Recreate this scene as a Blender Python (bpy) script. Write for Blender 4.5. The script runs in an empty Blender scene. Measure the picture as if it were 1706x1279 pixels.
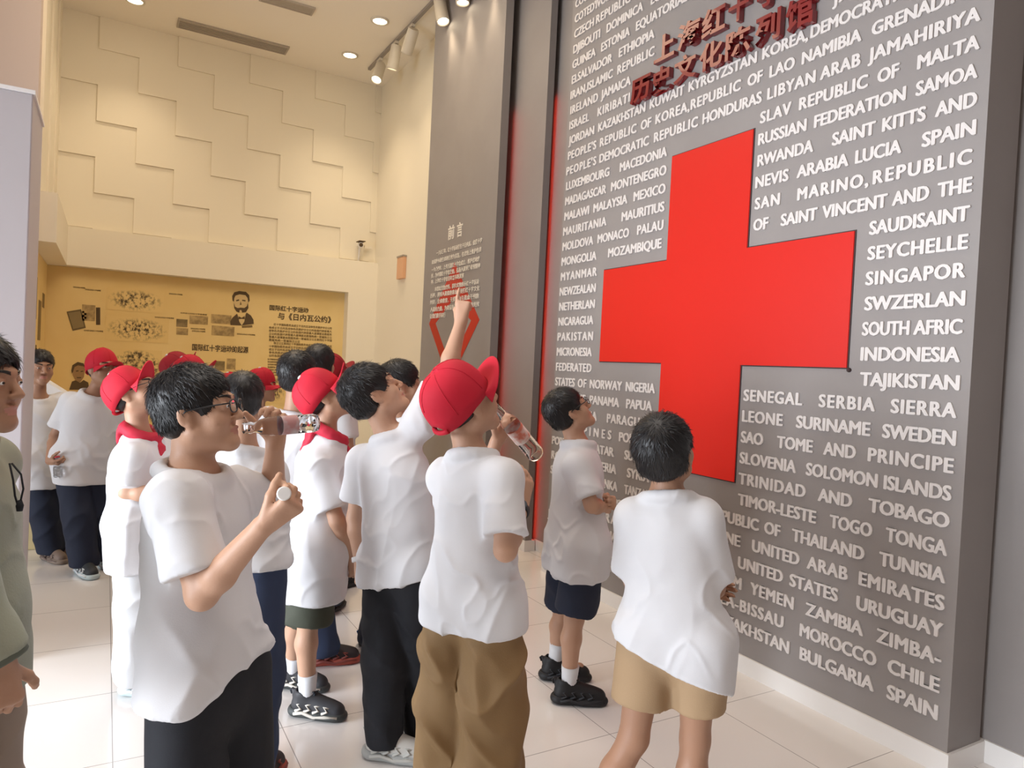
import bpy, bmesh, math, random
import numpy as np
from mathutils import Vector, Matrix

SC = bpy.context.scene
COL = SC.collection
random.seed(7)

# ---------------------------------------------------------------- camera
FPX = 1183.65                      # focal length in pixels of a 1706 x 1279 frame
R_ = np.array([0.86736, -0.49524, 0.04894])
U_ = np.array([-0.03213, 0.04246, 0.99858])
D_ = np.array([0.49670, 0.86771, -0.02205])
EYE = np.array([0.0, 0.0, 1.5])
cam_data = bpy.data.cameras.new('camera')
cam = bpy.data.objects.new('camera', cam_data)
COL.objects.link(cam)
cam_data.sensor_fit = 'HORIZONTAL'
cam_data.sensor_width = 36.0
cam_data.lens = 36.0 * FPX / 1706.0
cam_data.clip_start = 0.05
_r = R_ / np.linalg.norm(R_)
_d = D_ - _r * (D_ @ _r); _d /= np.linalg.norm(_d)
_u = np.cross(_r, _d)
cam.matrix_world = Matrix(((_r[0], _u[0], -_d[0], 0), (_r[1], _u[1], -_d[1], 0), (_r[2], _u[2], -_d[2], 1.5), (0, 0, 0, 1)))
R_, U_, D_ = _r, _u, _d
SC.camera = cam

# ---------------------------------------------------------------- view, world, daylight
SC.view_settings.view_transform = 'Standard'
SC.view_settings.look = 'None'
SC.view_settings.gamma = 1.0
SC.view_settings.use_curve_mapping = False
SC.view_settings.exposure = 0.0
world = bpy.data.worlds.new('world'); SC.world = world
world.use_nodes = True
_bg = world.node_tree.nodes['Background']
_bg.inputs[0].default_value = (0.80, 0.88, 1.0, 1)
_bg.inputs[1].default_value = 0.30

def area(name, loc, target, sx, sy, power, color, spread=180):
    l = bpy.data.lights.new(name, 'AREA'); l.shape = 'RECTANGLE'; l.size = sx; l.size_y = sy
    l.energy = power; l.color = color; l.spread = math.radians(spread)
    o = bpy.data.objects.new(name, l); COL.objects.link(o)
    o.location = loc
    o.rotation_euler = (Vector(target) - Vector(loc)).to_track_quat('-Z', 'Y').to_euler()
    return o

def spot(name, loc, target, power, color, angle=60, blend=0.6, size=0.05):
    l = bpy.data.lights.new(name, 'SPOT'); l.energy = power; l.color = color
    l.spot_size = math.radians(angle); l.spot_blend = blend; l.shadow_soft_size = size
    o = bpy.data.objects.new(name, l); COL.objects.link(o); o.location = loc
    o.rotation_euler = (Vector(target) - Vector(loc)).to_track_quat('-Z', 'Y').to_euler()
    return o

WARM = (1.0, 0.80, 0.55)
DAY = (0.87, 0.93, 1.0)
area('entrance_daylight', (-4.9, 2.7, 1.25), (1.6, 2.6, 0.2), 3.8, 2.3, 262, DAY, 110)
area('panel_fill_light', (-4.9, -0.1, 1.05), (2.9, 1.5, 0.35), 1.8, 1.9, 11, DAY, 55)  # added fill lamp, aimed past the crowd at the lower panel
area('hall_downlights', (0.3, 2.0, 5.15), (0.3, 2.0, 0), 3.2, 4.6, 31, (1.0, 0.93, 0.86), 75)
area('hall_ceiling_light', (1.0, 6.2, 5.1), (1.0, 7.6, 0), 2.6, 3.4, 112, WARM)
area('hall_ceiling_light_near', (1.0, -0.8, 5.1), (1.0, -0.4, 0), 3.0, 2.4, 14, (1.0, 0.72, 0.50))

# ---------------------------------------------------------------- helpers: points
def P(px, py, d):
    """world point seen at picture position px, py at distance d in front of the lens"""
    return EYE + d * (D_ + R_ * ((px - 853.0) / FPX) - U_ * ((py - 639.5) / FPX))
RH = np.array([_r[0], _r[1], 0]); RH /= np.linalg.norm(RH)
FH = np.array([_d[0], _d[1], 0]); FH /= np.linalg.norm(FH)
ZH = np.array([0, 0, 1.0])
def V(r, u, f):
    v = RH * r + ZH * u + FH * f
    return v / np.linalg.norm(v)
def ray(px, py):
    return D_ + R_ * ((px - 853.0) / FPX) - U_ * ((py - 639.5) / FPX)
def onX(px, py, X):
    q = ray(px, py); return EYE + q * (X / q[0])
def onY(px, py, Y):
    q = ray(px, py); return EYE + q * (Y / q[1])
def onZ(px, py, Z):
    q = ray(px, py); return EYE + q * ((Z - 1.5) / q[2])

# ---------------------------------------------------------------- helpers: materials
MATS = {}
def mat(name, col, rough=0.6, metal=0.0, emit=None, estr=1.0, bump=None, trans=0.0, ior=1.45, vary=None, coat=0.0, stretch=(1, 1, 1), spec=0.5):
    if name in MATS: return MATS[name]
    m = bpy.data.materials.new(name); m.use_nodes = True
    nt = m.node_tree; b = nt.nodes['Principled BSDF']
    b.inputs['Base Color'].default_value = (*col, 1)
    b.inputs['Roughness'].default_value = rough
    b.inputs['Metallic'].default_value = metal
    b.inputs['IOR'].default_value = ior
    b.inputs['Transmission Weight'].default_value = trans
    b.inputs['Coat Weight'].default_value = coat
    b.inputs['Specular IOR Level'].default_value = spec
    if emit:
        b.inputs['Emission Color'].default_value = (*emit, 1)
        b.inputs['Emission Strength'].default_value = estr
    if bump or vary:
        tc = nt.nodes.new('ShaderNodeTexCoord')
        mp = nt.nodes.new('ShaderNodeMapping'); mp.inputs['Scale'].default_value = stretch
        nt.links.new(tc.outputs['Object'], mp.inputs[0])
    if bump:
        n = nt.nodes.new('ShaderNodeTexNoise'); n.inputs['Scale'].default_value = bump[0]; n.inputs['Detail'].default_value = 4
        nt.links.new(mp.outputs[0], n.inputs['Vector'])
        bp = nt.nodes.new('ShaderNodeBump'); bp.inputs['Strength'].default_value = bump[1]; bp.inputs['Distance'].default_value = 0.01
        nt.links.new(n.outputs[0], bp.inputs['Height']); nt.links.new(bp.outputs[0], b.inputs['Normal'])
    if vary:                        # (second colour, scale)
        n2 = nt.nodes.new('ShaderNodeTexNoise'); n2.inputs['Scale'].default_value = vary[1]; n2.inputs['Detail'].default_value = 3
        nt.links.new(mp.outputs[0], n2.inputs['Vector'])
        mx = nt.nodes.new('ShaderNodeMix'); mx.data_type = 'RGBA'
        mx.inputs[6].default_value = (*col, 1); mx.inputs[7].default_value = (*vary[0], 1)
        rp = nt.nodes.new('ShaderNodeMapRange'); rp.inputs[1].default_value = 0.4; rp.inputs[2].default_value = 0.6
        nt.links.new(n2.outputs[0], rp.inputs[0]); nt.links.new(rp.outputs[0], mx.inputs[0]); nt.links.new(mx.outputs[2], b.inputs['Base Color'])
    MATS[name] = m
    return m

# ---------------------------------------------------------------- helpers: objects
def raw_mesh(name, verts, faces, mats, midx=None, smooth=False):
    me = bpy.data.meshes.new(name)
    verts = np.asarray(verts, np.float32); faces = np.asarray(faces, np.int32)
    nf, k = faces.shape
    me.vertices.add(len(verts)); me.vertices.foreach_set('co', verts.ravel())
    me.loops.add(nf * k); me.loops.foreach_set('vertex_index', faces.ravel())
    me.polygons.add(nf); me.polygons.foreach_set('loop_start', np.arange(nf, dtype=np.int32) * k)
    for m in (mats if isinstance(mats, (list, tuple)) else [mats]): me.materials.append(m)
    if midx is not None: me.polygons.foreach_set('material_index', np.asarray(midx, np.int32))
    if smooth: me.polygons.foreach_set('use_smooth', np.ones(nf, bool))
    me.update(calc_edges=True); me.validate()
    return me

def link(name, me, parent=None, loc=None):
    o = bpy.data.objects.new(name, me); COL.objects.link(o)
    if parent is not None: o.parent = parent
    if loc is not None: o.location = loc
    return o

def tag(o, label=None, cat=None, group=None, kind=None):
    if label: o['label'] = label
    if cat: o['category'] = cat
    if group: o['group'] = group
    if kind: o['kind'] = kind
    return o

def empty(name, loc, label=None, cat=None, group=None):
    o = bpy.data.objects.new(name, None); COL.objects.link(o); o.location = loc
    o.empty_display_size = 0.1
    return tag(o, label, cat, group)

class MB:
    """collects boxes, tubes and prisms into one mesh"""
    def __init__(s): s.bm = bmesh.new()
    def box(s, x0, x1, y0, y1, z0, z1, mi=0, bevel=0.0):
        vs = [s.bm.verts.new(c) for c in ((x0,y0,z0),(x1,y0,z0),(x1,y1,z0),(x0,y1,z0),(x0,y0,z1),(x1,y0,z1),(x1,y1,z1),(x0,y1,z1))]
        fs = []
        for f in ((0,3,2,1),(4,5,6,7),(0,1,5,4),(1,2,6,5),(2,3,7,6),(3,0,4,7)):
            q = s.bm.faces.new([vs[i] for i in f]); q.material_index = mi; fs.append(q)
        if bevel:
            es = list({e for f in fs for e in f.edges})
            bmesh.ops.bevel(s.bm, geom=es, offset=bevel, segments=2, affect='EDGES', profile=0.5)
        return s
    def prism(s, pts, off, mi=0):
        """closed polygon pts (3-D) pushed by vector off"""
        off = Vector(off)
        a = [s.bm.verts.new(Vector(p)) for p in pts]; b = [s.bm.verts.new(Vector(p) + off) for p in pts]
        n = len(a)
        for f in ([a[::-1], b] + [[a[i], a[(i+1) % n], b[(i+1) % n], b[i]] for i in range(n)]):
            q = s.bm.faces.new(f); q.material_index = mi
        return s
    def tube(s, pts, rad, seg=10, mi=0, cap=True):
        pts = [Vector(p) for p in pts]
        rads = rad if isinstance(rad, (list, tuple)) else [rad] * len(pts)
        rings = []; up = None
        for i, p in enumerate(pts):
            t = (pts[min(i+1, len(pts)-1)] - pts[max(i-1, 0)]).normalized()
            if up is None:
                up = Vector((0,0,1)) if abs(t.z) < 0.9 else Vector((1,0,0))
            a = t.cross(up).normalized(); b = a.cross(t).normalized(); up = b
            rings.append([s.bm.verts.new(p + (a*math.cos(6.2832*k/seg) + b*math.sin(6.2832*k/seg)) * rads[i]) for k in range(seg)])
        for r0, r1 in zip(rings, rings[1:]):
            for k in range(seg):
                q = s.bm.faces.new((r0[k], r0[(k+1) % seg], r1[(k+1) % seg], r1[k])); q.material_index = mi; q.smooth = True
        if cap:
            q = s.bm.faces.new(rings[0][::-1]); q.material_index = mi
            q = s.bm.faces.new(rings[-1]); q.material_index = mi
        return s
    def lathe(s, prof, origin, axis, seg=20, mi=0, cap=True):
        """profile of (radius, height) about axis"""
        o = Vector(origin); ax = Vector(axis).normalized()
        ref = Vector((0,0,1)) if abs(ax.z) < 0.9 else Vector((1,0,0))
        a = ax.cross(ref).normalized(); b = ax.cross(a)
        rings = [[s.bm.verts.new(o + ax*h + (a*math.cos(6.2832*k/seg) + b*math.sin(6.2832*k/seg))*max(r, 1e-4)) for k in range(seg)] for r, h in prof]
        for r0, r1 in zip(rings, rings[1:]):
            for k in range(seg):
                q = s.bm.faces.new((r0[k], r0[(k+1) % seg], r1[(k+1) % seg], r1[k])); q.material_index = mi; q.smooth = True
        if cap:
            s.bm.faces.new(rings[0][::-1]).material_index = mi; s.bm.faces.new(rings[-1]).material_index = mi
        return s
    def build(s, name, mats, parent=None, loc=None):
        me = bpy.data.meshes.new(name)
        off = Vector(loc) if loc is not None else Vector((0, 0, 0))
        if parent is not None and loc is None: off = parent.location.copy()
        for v in s.bm.verts: v.co -= off
        bmesh.ops.recalc_face_normals(s.bm, faces=s.bm.faces)
        s.bm.to_mesh(me); s.bm.free()
        for m in (mats if isinstance(mats, (list, tuple)) else [mats]): me.materials.append(m)
        return link(name, me, parent, loc)
# ================================================================ THE SETTING
CEIL = 5.24
XW, XS, XM = 3.149, 3.039, 2.885           # deep right wall, middle slab, lettered wall panel
M_white = mat('white_paint', (0.80, 0.78, 0.76), 0.6, bump=(60, 0.03))
M_cream = mat('cream_paint', (0.83, 0.765, 0.63), 0.65, bump=(50, 0.03))
M_gray = mat('gray_paint', (0.300, 0.275, 0.265), 0.62, bump=(70, 0.04), vary=((0.288, 0.263, 0.254), 3))
M_ceil = mat('ceiling_paint', (0.88, 0.82, 0.72), 0.7)
M_pink = mat('pale_plaster', (0.60, 0.51, 0.48), 0.7, bump=(40, 0.03))
M_base = mat('white_skirting', (0.88, 0.86, 0.84), 0.35)

def struct(name, mb, m): return tag(mb.build(name, m), kind='structure')

# polished floor tiles
mf = bpy.data.materials.new('polished_tile'); mf.use_nodes = True
nt = mf.node_tree; b = nt.nodes['Principled BSDF']
tc = nt.nodes.new('ShaderNodeTexCoord'); mp = nt.nodes.new('ShaderNodeMapping')
mp.inputs['Location'].default_value = (-0.067, -0.5, 0)
br = nt.nodes.new('ShaderNodeTexBrick'); br.offset = 0.0; br.squash = 1.0
br.inputs['Scale'].default_value = 1.0; br.inputs['Brick Width'].default_value = 0.6; br.inputs['Row Height'].default_value = 0.6
br.inputs['Mortar Size'].default_value = 0.0022; br.inputs['Mortar Smooth'].default_value = 0.3
br.inputs['Color1'].default_value = (0.82, 0.79, 0.77, 1); br.inputs['Color2'].default_value = (0.84, 0.81, 0.79, 1)
br.inputs['Mortar'].default_value = (0.36, 0.34, 0.33, 1)
nt.links.new(tc.outputs['Object'], mp.inputs[0]); nt.links.new(mp.outputs[0], br.inputs['Vector'])
nt.links.new(br.outputs['Color'], b.inputs['Base Color'])
b.inputs['Roughness'].default_value = 0.13; b.inputs['Specular IOR Level'].default_value = 0.6
struct('floor', MB().box(-6, 3.6, -2.5, 10, -0.1, 0), mf)
struct('ceiling', MB().box(-6, 3.6, -2.5, 10, CEIL, CEIL + 0.15), M_ceil)

# right wall: gray near the panels, cream further on
struct('wall_right', MB().box(XW, XW + 0.2, -2.5, 6.2, 0, CEIL), M_gray)
struct('wall_right_back', MB().box(XW, XW + 0.2, 6.2, 10, 0, CEIL), M_cream)
struct('baseboard_right', MB().box(XW - 0.012, XW, -2.5, 1.49, 0, 0.09).box(XW - 0.012, XW, 4.42, 4.99, 0, 0.09), M_base)

# back wall: relief tiles above, a beam, a shallow bay with a mural below
YB = 9.3
struct('wall_back', MB().box(-0.9, XW, 9.50, 9.7, 0, CEIL), M_cream)
rt = MB()
for c in range(10):
    for r in range(7):
        x0 = -0.585 + 0.405 * c; x1 = x0 + 0.405
        z1 = 5.285 - 0.405 * r; z0 = z1 - 0.405
        par = (r - c) % 2
        f = lambda sg: 9.463 - 0.011 * (par + sg + 1)
        x0c, x1c, z1c = max(x0, -0.57), min(x1, XW), min(z1, CEIL)
        a = [rt.bm.verts.new(v) for v in ((x0c, f(1), z0), (x1c, f(0), z0), (x1c, f(-1), z1c), (x0c, f(0), z1c))]
        d = [rt.bm.verts.new(v) for v in ((x0c, 9.5, z0), (x1c, 9.5, z0), (x1c, 9.5, z1c), (x0c, 9.5, z1c))]
        for q in (a, d[::-1], (a[0], d[0], d[1], a[1]), (a[1], d[1], d[2], a[2]), (a[2], d[2], d[3], a[3]), (a[3], d[3], d[0], a[0])):
            rt.bm.faces.new(q)
struct('wall_back_relief', rt, M_cream)
bm_ = MB()
bm_.box(-0.41, XW, YB, 9.5, 2.40, 2.83)                   # beam
bm_.box(2.76, XW, YB, 9.5, 0, 2.40)                       # jamb right of the bay
struct('trim_1', bm_, M_cream)
struct('trim_2', MB().box(-0.60, -0.41, 7.4, 9.5, 2.40, 2.83), M_cream)   # beam along the left side
# left side of the bay
st = MB()
st.box(-0.75, -0.56, 7.4, 9.5, 2.83, CEIL)
for k in range(5):
    st.box(-0.56, -0.56 + (0.010 if k % 2 else 0.026), 7.4 + k*0.42, 7.4 + (k+1)*0.42, 2.83, CEIL)
struct('wall_left_back', st, M_cream)
struct('wall_left_front', MB().box(-6, -0.56, 7.2, 7.4, 0, CEIL), M_pink)
struct('wall_left', MB().box(-5.3, -5.1, 4.6, 7.2, 0, CEIL).box(-5.3, -5.1, -2.5, 4.6, 2.9, CEIL), M_pink)
fr = MB()
for y in (-0.2, 0.95, 2.1, 3.25, 4.4):
    fr.box(-5.24, -5.16, y, y + 0.08, 0, 2.9)
fr.box(-5.24, -5.16, -2.5, 4.6, 2.2, 2.28)
struct('window_1', fr, mat('window_frame_metal', (0.25, 0.25, 0.26), 0.4, 0.8))
struct('wall_front', MB().box(-6, 3.6, -2.7, -2.5, 0, CEIL), mat('brown_plaster', (0.36, 0.27, 0.21), 0.7))
# ================================================================ LETTERED WALL PANEL
M_letter = mat('white_letters', (0.74, 0.70, 0.68), 0.45)
M_redchar = mat('dark_red_acrylic', (0.22, 0.012, 0.015), 0.22, coat=0.6)
M_cross = mat('red_light_box', (0.50, 0.012, 0.008), 0.4, emit=(1.0, 0.03, 0.014), estr=0.22)
M_cut = mat('dark_joint', (0.05, 0.03, 0.03), 0.7)

def text_mesh(body, size=1.0, spacing=1.0, extrude=0.0, offset=0.0, res=3):
    cu = bpy.data.curves.new('lettering', 'FONT'); cu.body = body; cu.size = size
    cu.space_character = spacing; cu.extrude = extrude; cu.offset = offset; cu.resolution_u = res
    o = bpy.data.objects.new('lettering', cu); COL.objects.link(o)
    dg = bpy.context.evaluated_depsgraph_get()
    me = bpy.data.meshes.new_from_object(o.evaluated_get(dg))
    bpy.data.objects.remove(o); bpy.data.curves.remove(cu)
    n = len(me.vertices); co = np.empty(n * 3, np.float32); me.vertices.foreach_get('co', co)
    faces = [tuple(p.vertices) for p in me.polygons]
    bpy.data.meshes.remove(me)
    return co.reshape(-1, 3).astype(float), faces

def bold_word(word, width, cap, depth, off=0.0):
    """word in bold capitals fitted to width x cap height; x from 0 to width"""
    k = cap / 0.727
    def W(sp):
        v, f = text_mesh(word, 1.0, sp, depth / k / 2, off)
        return v, f
    v1, f1 = W(1.0); w1 = np.ptp(v1[:, 0]) * k
    sp = 1.0
    if len(word) > 1:
        v2, f2 = W(1.3); w2 = np.ptp(v2[:, 0]) * k
        # narrow letters first, the rest of the width by letter spacing
        natural = 0.90 * w1
        if width > natural * 1.12:
            sp = 1.0 + 0.3 * (width / 0.97 - w1) / max(w2 - w1, 1e-6)
            sp = min(max(sp, 1.0), 1.9)
    v, f = W(sp)
    # heavier stems: a second copy set slightly to the side
    n0, f0, vv = len(v), list(f), [v]
    for j, (dx, dy) in enumerate(((0.032, 0.0), (0.064, 0.0), (0.096, 0.0), (0.018, 0.024), (0.078, 0.024), (0.048, -0.018))):
        v2 = v.copy(); v2[:, 0] += dx; v2[:, 1] += dy; v2[:, 2] *= 0.94 - 0.03*j
        f0 += [tuple(i + n0*(j + 1) for i in t) for t in f]; vv.append(v2)
    v, f = np.concatenate(vv), f0
    v[:, 0] -= v[:, 0].min()
    v[:, 0] *= width / v[:, 0].max()
    v[:, 1:] *= k
    v[:, 2] *= 1.0
    return v, f

def poly_mesh(name, verts, faces, mats):
    me = bpy.data.meshes.new(name); me.from_pydata([tuple(v) for v in verts], [], faces); me.update()
    for m in (mats if isinstance(mats, (list, tuple)) else [mats]): me.materials.append(m)
    return me

panel = empty('lettered_wall_panel', (XM, 2.96, 0), 'tall gray wall panel covered in white raised country names round a big red cross', 'wall panel')
MB().box(XM, XW - 0.03, 1.497, 4.412, 0.0, CEIL - 0.002).build('panel_body', M_gray, panel)
MB().box(XM - 0.012, XW - 0.0, 1.485, 4.445, 0.0, 0.088).build('skirting', M_base, panel)

ROWS = [  # row number, then (word, left edge, right edge) as they stand along the row in the photo
(-24, ('COOK', 960, 988)), (-23, ("COTED'IVOIRE", 959, 1026)),
(-22, ('CZECH', 958, 991), ('REPUBLIC', 994.5, 1052)), (-21, ('DJIBOUTI', 956.5, 1001.5), ('DOMINICA', 1012, 1073), ('EGYPT', 1086, 1125)),
(-20, ('GUINEA', 955, 994), ('ESTONIA', 1003, 1051), ('EQUATORIAL', 1061, 1148)),
(-19, ('ELSALVADOR', 954, 1021.5), ('ETHIOPIA', 1032.5, 1092)), (-18, ('IRAN,ISLAMIC', 952, 1022.7), ('REPUBLIC', 1030, 1092)),
(-17, ('IRELAND', 951.6, 998), ('JAMAICA', 1002.7, 1052.5)), (-16, ('ISRAEL', 950, 983), ('KIRIBATI', 997, 1051), ('JAPAN', 1389, 1478)),
(-15, ('JORDAN', 949, 991.5), ('KAZAKHSTAN', 998, 1077), ('KUWAIT', 1084, 1142), ('KYRGYZSTAN', 1148.6, 1262.7), ('KOREA,', 1271.6, 1348.5), ('DEMOCRATIC', 1352, 1517)),
(-14, ("PEOPLE'S", 947.6, 995), ('REPUBLIC', 1001, 1062), ('OF', 1069, 1086.7), ('KOREA,REPUBLIC', 1093.5, 1236), ('OF', 1247, 1272.5), ('LAO', 1283.7, 1326), ('NAMIBIA', 1337.6, 1437.5), ('GRENADINE', 1454, 1630)),
(-13, ("PEOPLE'S", 945, 995), ('DEMOCRATIC', 1000, 1083), ('REPUBLIC', 1091, 1164.6), ('HONDURAS', 1172, 1271), ('LIBYAN', 1280, 1360.6), ('ARAB', 1368, 1435.5), ('JAMAHIRIYA', 1448, 1636)),
(-12, ('LUXEMBOURG', 944.5, 1017), ('MACEDONIA', 1034, 1113), ('SLAV', 1268, 1320), ('REPUBLIC', 1333, 1448), ('OF', 1463.5, 1500), ('MALTA', 1530, 1634.6)),
(-11, ('MADAGASCAR', 943, 1011.5), ('MONTENEGRO', 1019.4, 1112), ('RUSSIAN', 1264.8, 1345.5), ('FEDERATION', 1358, 1511), ('SAMOA', 1527.5, 1631)),
(-10, ('MALAWI', 941.7, 983), ('MALAYSIA', 990, 1047), ('MEXICO', 1057, 1110.5), ('RWANDA', 1263.5, 1357), ('SAINT', 1388, 1460.6), ('KITTS', 1471.5, 1544.6), ('AND', 1559.7, 1630)),
(-9, ('MAURITANIA', 939.7, 1012), ('MAURITIUS', 1037, 1108.6), ('NEVIS', 1260, 1315.7), ('ARABIA', 1329, 1415.8), ('LUCIA', 1426.6, 1504), ('SPAIN', 1537.5, 1628)),
(-8, ('MOLDOVA', 938.6, 990), ('MONACO', 997, 1049.5), ('PALAU', 1063, 1107), ('SAN', 1259, 1301), ('MARINO,', 1330, 1449), ('REPUBLIC', 1456, 1621.5)),
(-7, ('MONGOLIA', 937, 995.4), ('MOZAMBIQUE', 1014.6, 1104), ('OF', 1256.6, 1282), ('SAINT', 1302.5, 1363.6), ('VINCENT', 1371.5, 1480.4), ('AND', 1488, 1550), ('THE', 1563.5, 1621.7)),
(-6, ('MYANMAR', 935.8, 996), ('SAUDISAINT', 1450, 1617.5)), (-5, ('NEWZEALAN', 934, 994), ('SEYCHELLE', 1447, 1615)),
(-4, ('NETHERLAN', 933, 992.6), ('SINGAPOR', 1443.8, 1610.8)), (-3, ('NICARAGUA', 931.8, 990), ('SWZERLAN', 1441.9, 1610)),
(-2, ('PAKISTAN', 930.4, 989.5), ('SOUTH', 1438, 1517), ('AFRIC', 1523.5, 1605.7)), (-1, ('MICRONESIA', 929, 987.5), ('INDONESIA', 1435.4, 1601.5)),
(0, ('FEDERATED', 927.6, 987), ('TAJIKISTAN', 1434.5, 1600.6)),
(1, ('STATES', 926.3, 959), ('OF', 964, 978.4), ('NORWAY', 984, 1037.8), ('NIGERIA', 1044, 1092.8), ('SENEGAL', 1240.4, 1338.7), ('SERBIA', 1365.7, 1459.7), ('SIERRA', 1485.7, 1596)),
(2, ('PALESTINE', 925, 977), ('PANAMA', 983.7, 1033), ('PAPUA', 1044.6, 1088), ('LEONE', 1238, 1306), ('SURINAME', 1328, 1452), ('SWEDEN', 1471.6, 1594.6)),
(3, ('NEW', 923, 945), ('GUINEA', 953, 996), ('PARAGUAY', 1012.5, 1088), ('SAO', 1236, 1273), ('TOME', 1296, 1356), ('AND', 1373.5, 1427.5), ('PRINCIPE', 1447.6, 1591)),
(4, ('PHILIPPINES', 922, 1020), ('POLAND', 1032.7, 1087), ('SLOVENIA', 1234, 1328), ('SOLOMON', 1344.5, 1464), ('ISLANDS', 1474, 1587)),
(5, ('PORTUGAL', 921, 972), ('QATAR', 984, 1024), ('SUDAN', 1041.6, 1086), ('TRINIDAD', 1232, 1343.8), ('AND', 1364.4, 1421.4), ('TOBAGO', 1448.4, 1583.7)),
(6, ('ROMANIA', 920, 970), ('ALGERIA', 981, 1028), ('SYRIA', 1046, 1083), ('TIMOR-LESTE', 1231, 1361.4), ('TOGO', 1384, 1454.7), ('TONGA', 1477.4, 1580)),
(7, ('SOMALIA', 918.5, 966), ('SRI', 974, 991), ('LANKA', 997, 1029.8), ('TANZANIA', 1041.3, 1096), ('REPUBLIC', 1185, 1265.6), ('OF', 1275, 1302), ('THAILAND', 1321, 1441.6), ('TUNISIA', 1466.4, 1576.7)),
(8, ('TURKMENISTAN', 977, 1058), ('UKRAINE', 1160, 1234.6), ('UNITED', 1254.5, 1333.5), ('ARAB', 1346, 1414), ('EMIRATES', 1432.4, 1575.4)),
(9, ('EMIRATES', 985, 1056), ('UNITED', 1231, 1306), ('STATES', 1317, 1397.8), ('URUGUAY', 1428.4, 1573)),
(10, ('JAPAN', 914, 953), ('VANUATU', 986, 1046), ('VIETNAM', 1160, 1237), ('YEMEN', 1251.6, 1324), ('ZAMBIA', 1343.6, 1439.8), ('ZIMBA-', 1461.9, 1570)),
(11, ('REPUBLIC', 1009.5, 1072), ('GUINEA-BISSAU', 1152, 1307), ('MOROCCO', 1334, 1461.6), ('CHILE', 1480.5, 1567.4)),
(12, ('CO', 1001, 1018.5), ('CONGO', 1029, 1076), ('KAZAKHSTAN', 1187, 1316.5), ('BULGARIA', 1334, 1457.6), ('SPAIN', 1479, 1564)),
]
def along(px, z, X=XM):
    """position along the wall of the point of height z that stands at px in the photo"""
    # X = t*rx, Y = t*ry, z = 1.5 + t*rz with the ray through (px, py)
    lo, hi = -1500.0, 2600.0
    for _ in range(40):
        mid = (lo + hi) / 2
        if onX(px, mid, X)[2] > z: lo = mid
        else: hi = mid
    return onX(px, lo, X)[1]

def wall_words(words, z, cap, X, name, m, parent, depth=0.008, off=0.0):
    vs, fs = [], []; n = 0
    for w, a, b in words:
        ya, yb = along(a, z, X), along(b, z, X)
        v, f = bold_word(w, ya - yb, cap, depth, off)
        q = np.empty_like(v)
        q[:, 0] = X - 0.004 - v[:, 2] * 1.0 - parent.location.x
        q[:, 1] = ya - v[:, 0] - parent.location.y
        q[:, 2] = z - cap / 2 + v[:, 1] - parent.location.z
        vs.append(q); fs += [tuple(i + n for i in t) for t in f]; n += len(v)
    return link(name, poly_mesh(name, np.concatenate(vs), fs, m), parent)

for row in ROWS:
    k = row[0]
    z = 1.530 - k * (0.1098 if k < 0 else 0.1083)
    wall_words(row[1:], z, 0.060, XM, 'name_row', M_letter, panel)

# the red cross: a lit acrylic face set into the panel with a dark joint round it
cy0, cz0, arm, half = 2.941, 1.881, 0.305, 0.919
def cross_pts(g, x):
    a, h = arm + g, half + g
    s = [(-a, -h), (a, -h), (a, -a), (h, -a), (h, a), (a, a), (a, h), (-a, h), (-a, a), (-h, a), (-h, -a), (-a, -a)]
    return [(x, cy0 + p, cz0 + q) for p, q in s]
tag(MB().prism(cross_pts(0.0, XM - 0.010), (0.012, 0, 0)).build('red_cross', M_cross, panel), 'flat glowing red cross')
MB().prism(cross_pts(0.006, XM - 0.004), (0.006, 0, 0)).build('cross_joint', M_cut, panel)

def glyph_block(text, size, off, depth, res=3):
    v, f = text_mesh(text, size, 1.0, depth / 2, off, res)
    v[:, 0] -= v[:, 0].min(); v[:, 1] -= v[:, 1].min()
    return v, f

TITLE = [('上', 1098, 1132, 76), ('海', 1136.5, 1175, 52), ('红', 1177.5, 1217, 31), ('十', 1222, 1256, 10), ('字', 1270, 1310, -14), ('会', 1320, 1366, -38),
         ('历', 1058, 1091, 145), ('史', 1093, 1126, 131), ('文', 1130.6, 1168, 112), ('化', 1173, 1212, 91), ('陈', 1217, 1259, 68), ('列', 1266.7, 1309, 44), ('馆', 1317, 1365, 19)]
for ch, a, b, yc in TITLE:
    c = onX((a + b) / 2, yc, XM - 0.03)
    z = 3.472 if TITLE.index((ch, a, b, yc)) < 6 else 3.283
    ya, yb = along(a, z, XM), along(b, z, XM)
    v, f = glyph_block(ch, 1.0, 0.028, 0.16)
    w = ya - yb; h = 0.152
    v[:, 0] *= w / v[:, 0].max(); v[:, 1] *= h / v[:, 1].max(); v[:, 2] *= 0.034 / np.ptp(v[:, 2])
    q = np.stack([XM - 0.022 - v[:, 2] - panel.location.x, ya - v[:, 0] - panel.location.y, z - h / 2 + v[:, 1]], 1)
    tag(link('title_character', poly_mesh('title_character', q, f, M_redchar), panel), 'dark red raised character')

# small black bolt head at the lower right corner of the cross
MB().lathe([(0.010, 0), (0.010, 0.008), (0.006, 0.014)], (XM, 2.012, 1.566), (-1, 0, 0), 12).build('bolt', M_cut, panel)

# ---------------------------------------------------------------- middle slab and introduction slab
slab = empty('gray_slab', (XS, 5.6, 0), 'plain narrow gray wall slab between the introduction panel and the lettered panel', 'wall slab')
MB().box(XS, XS + 0.062, 4.965, 7.0, 0.0, CEIL - 0.002).build('slab_body', M_gray, slab)
MB().box(XS - 0.012, XS + 0.09, 4.955, 7.0, 0.0, 0.088).build('skirting', M_base, slab)

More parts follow.
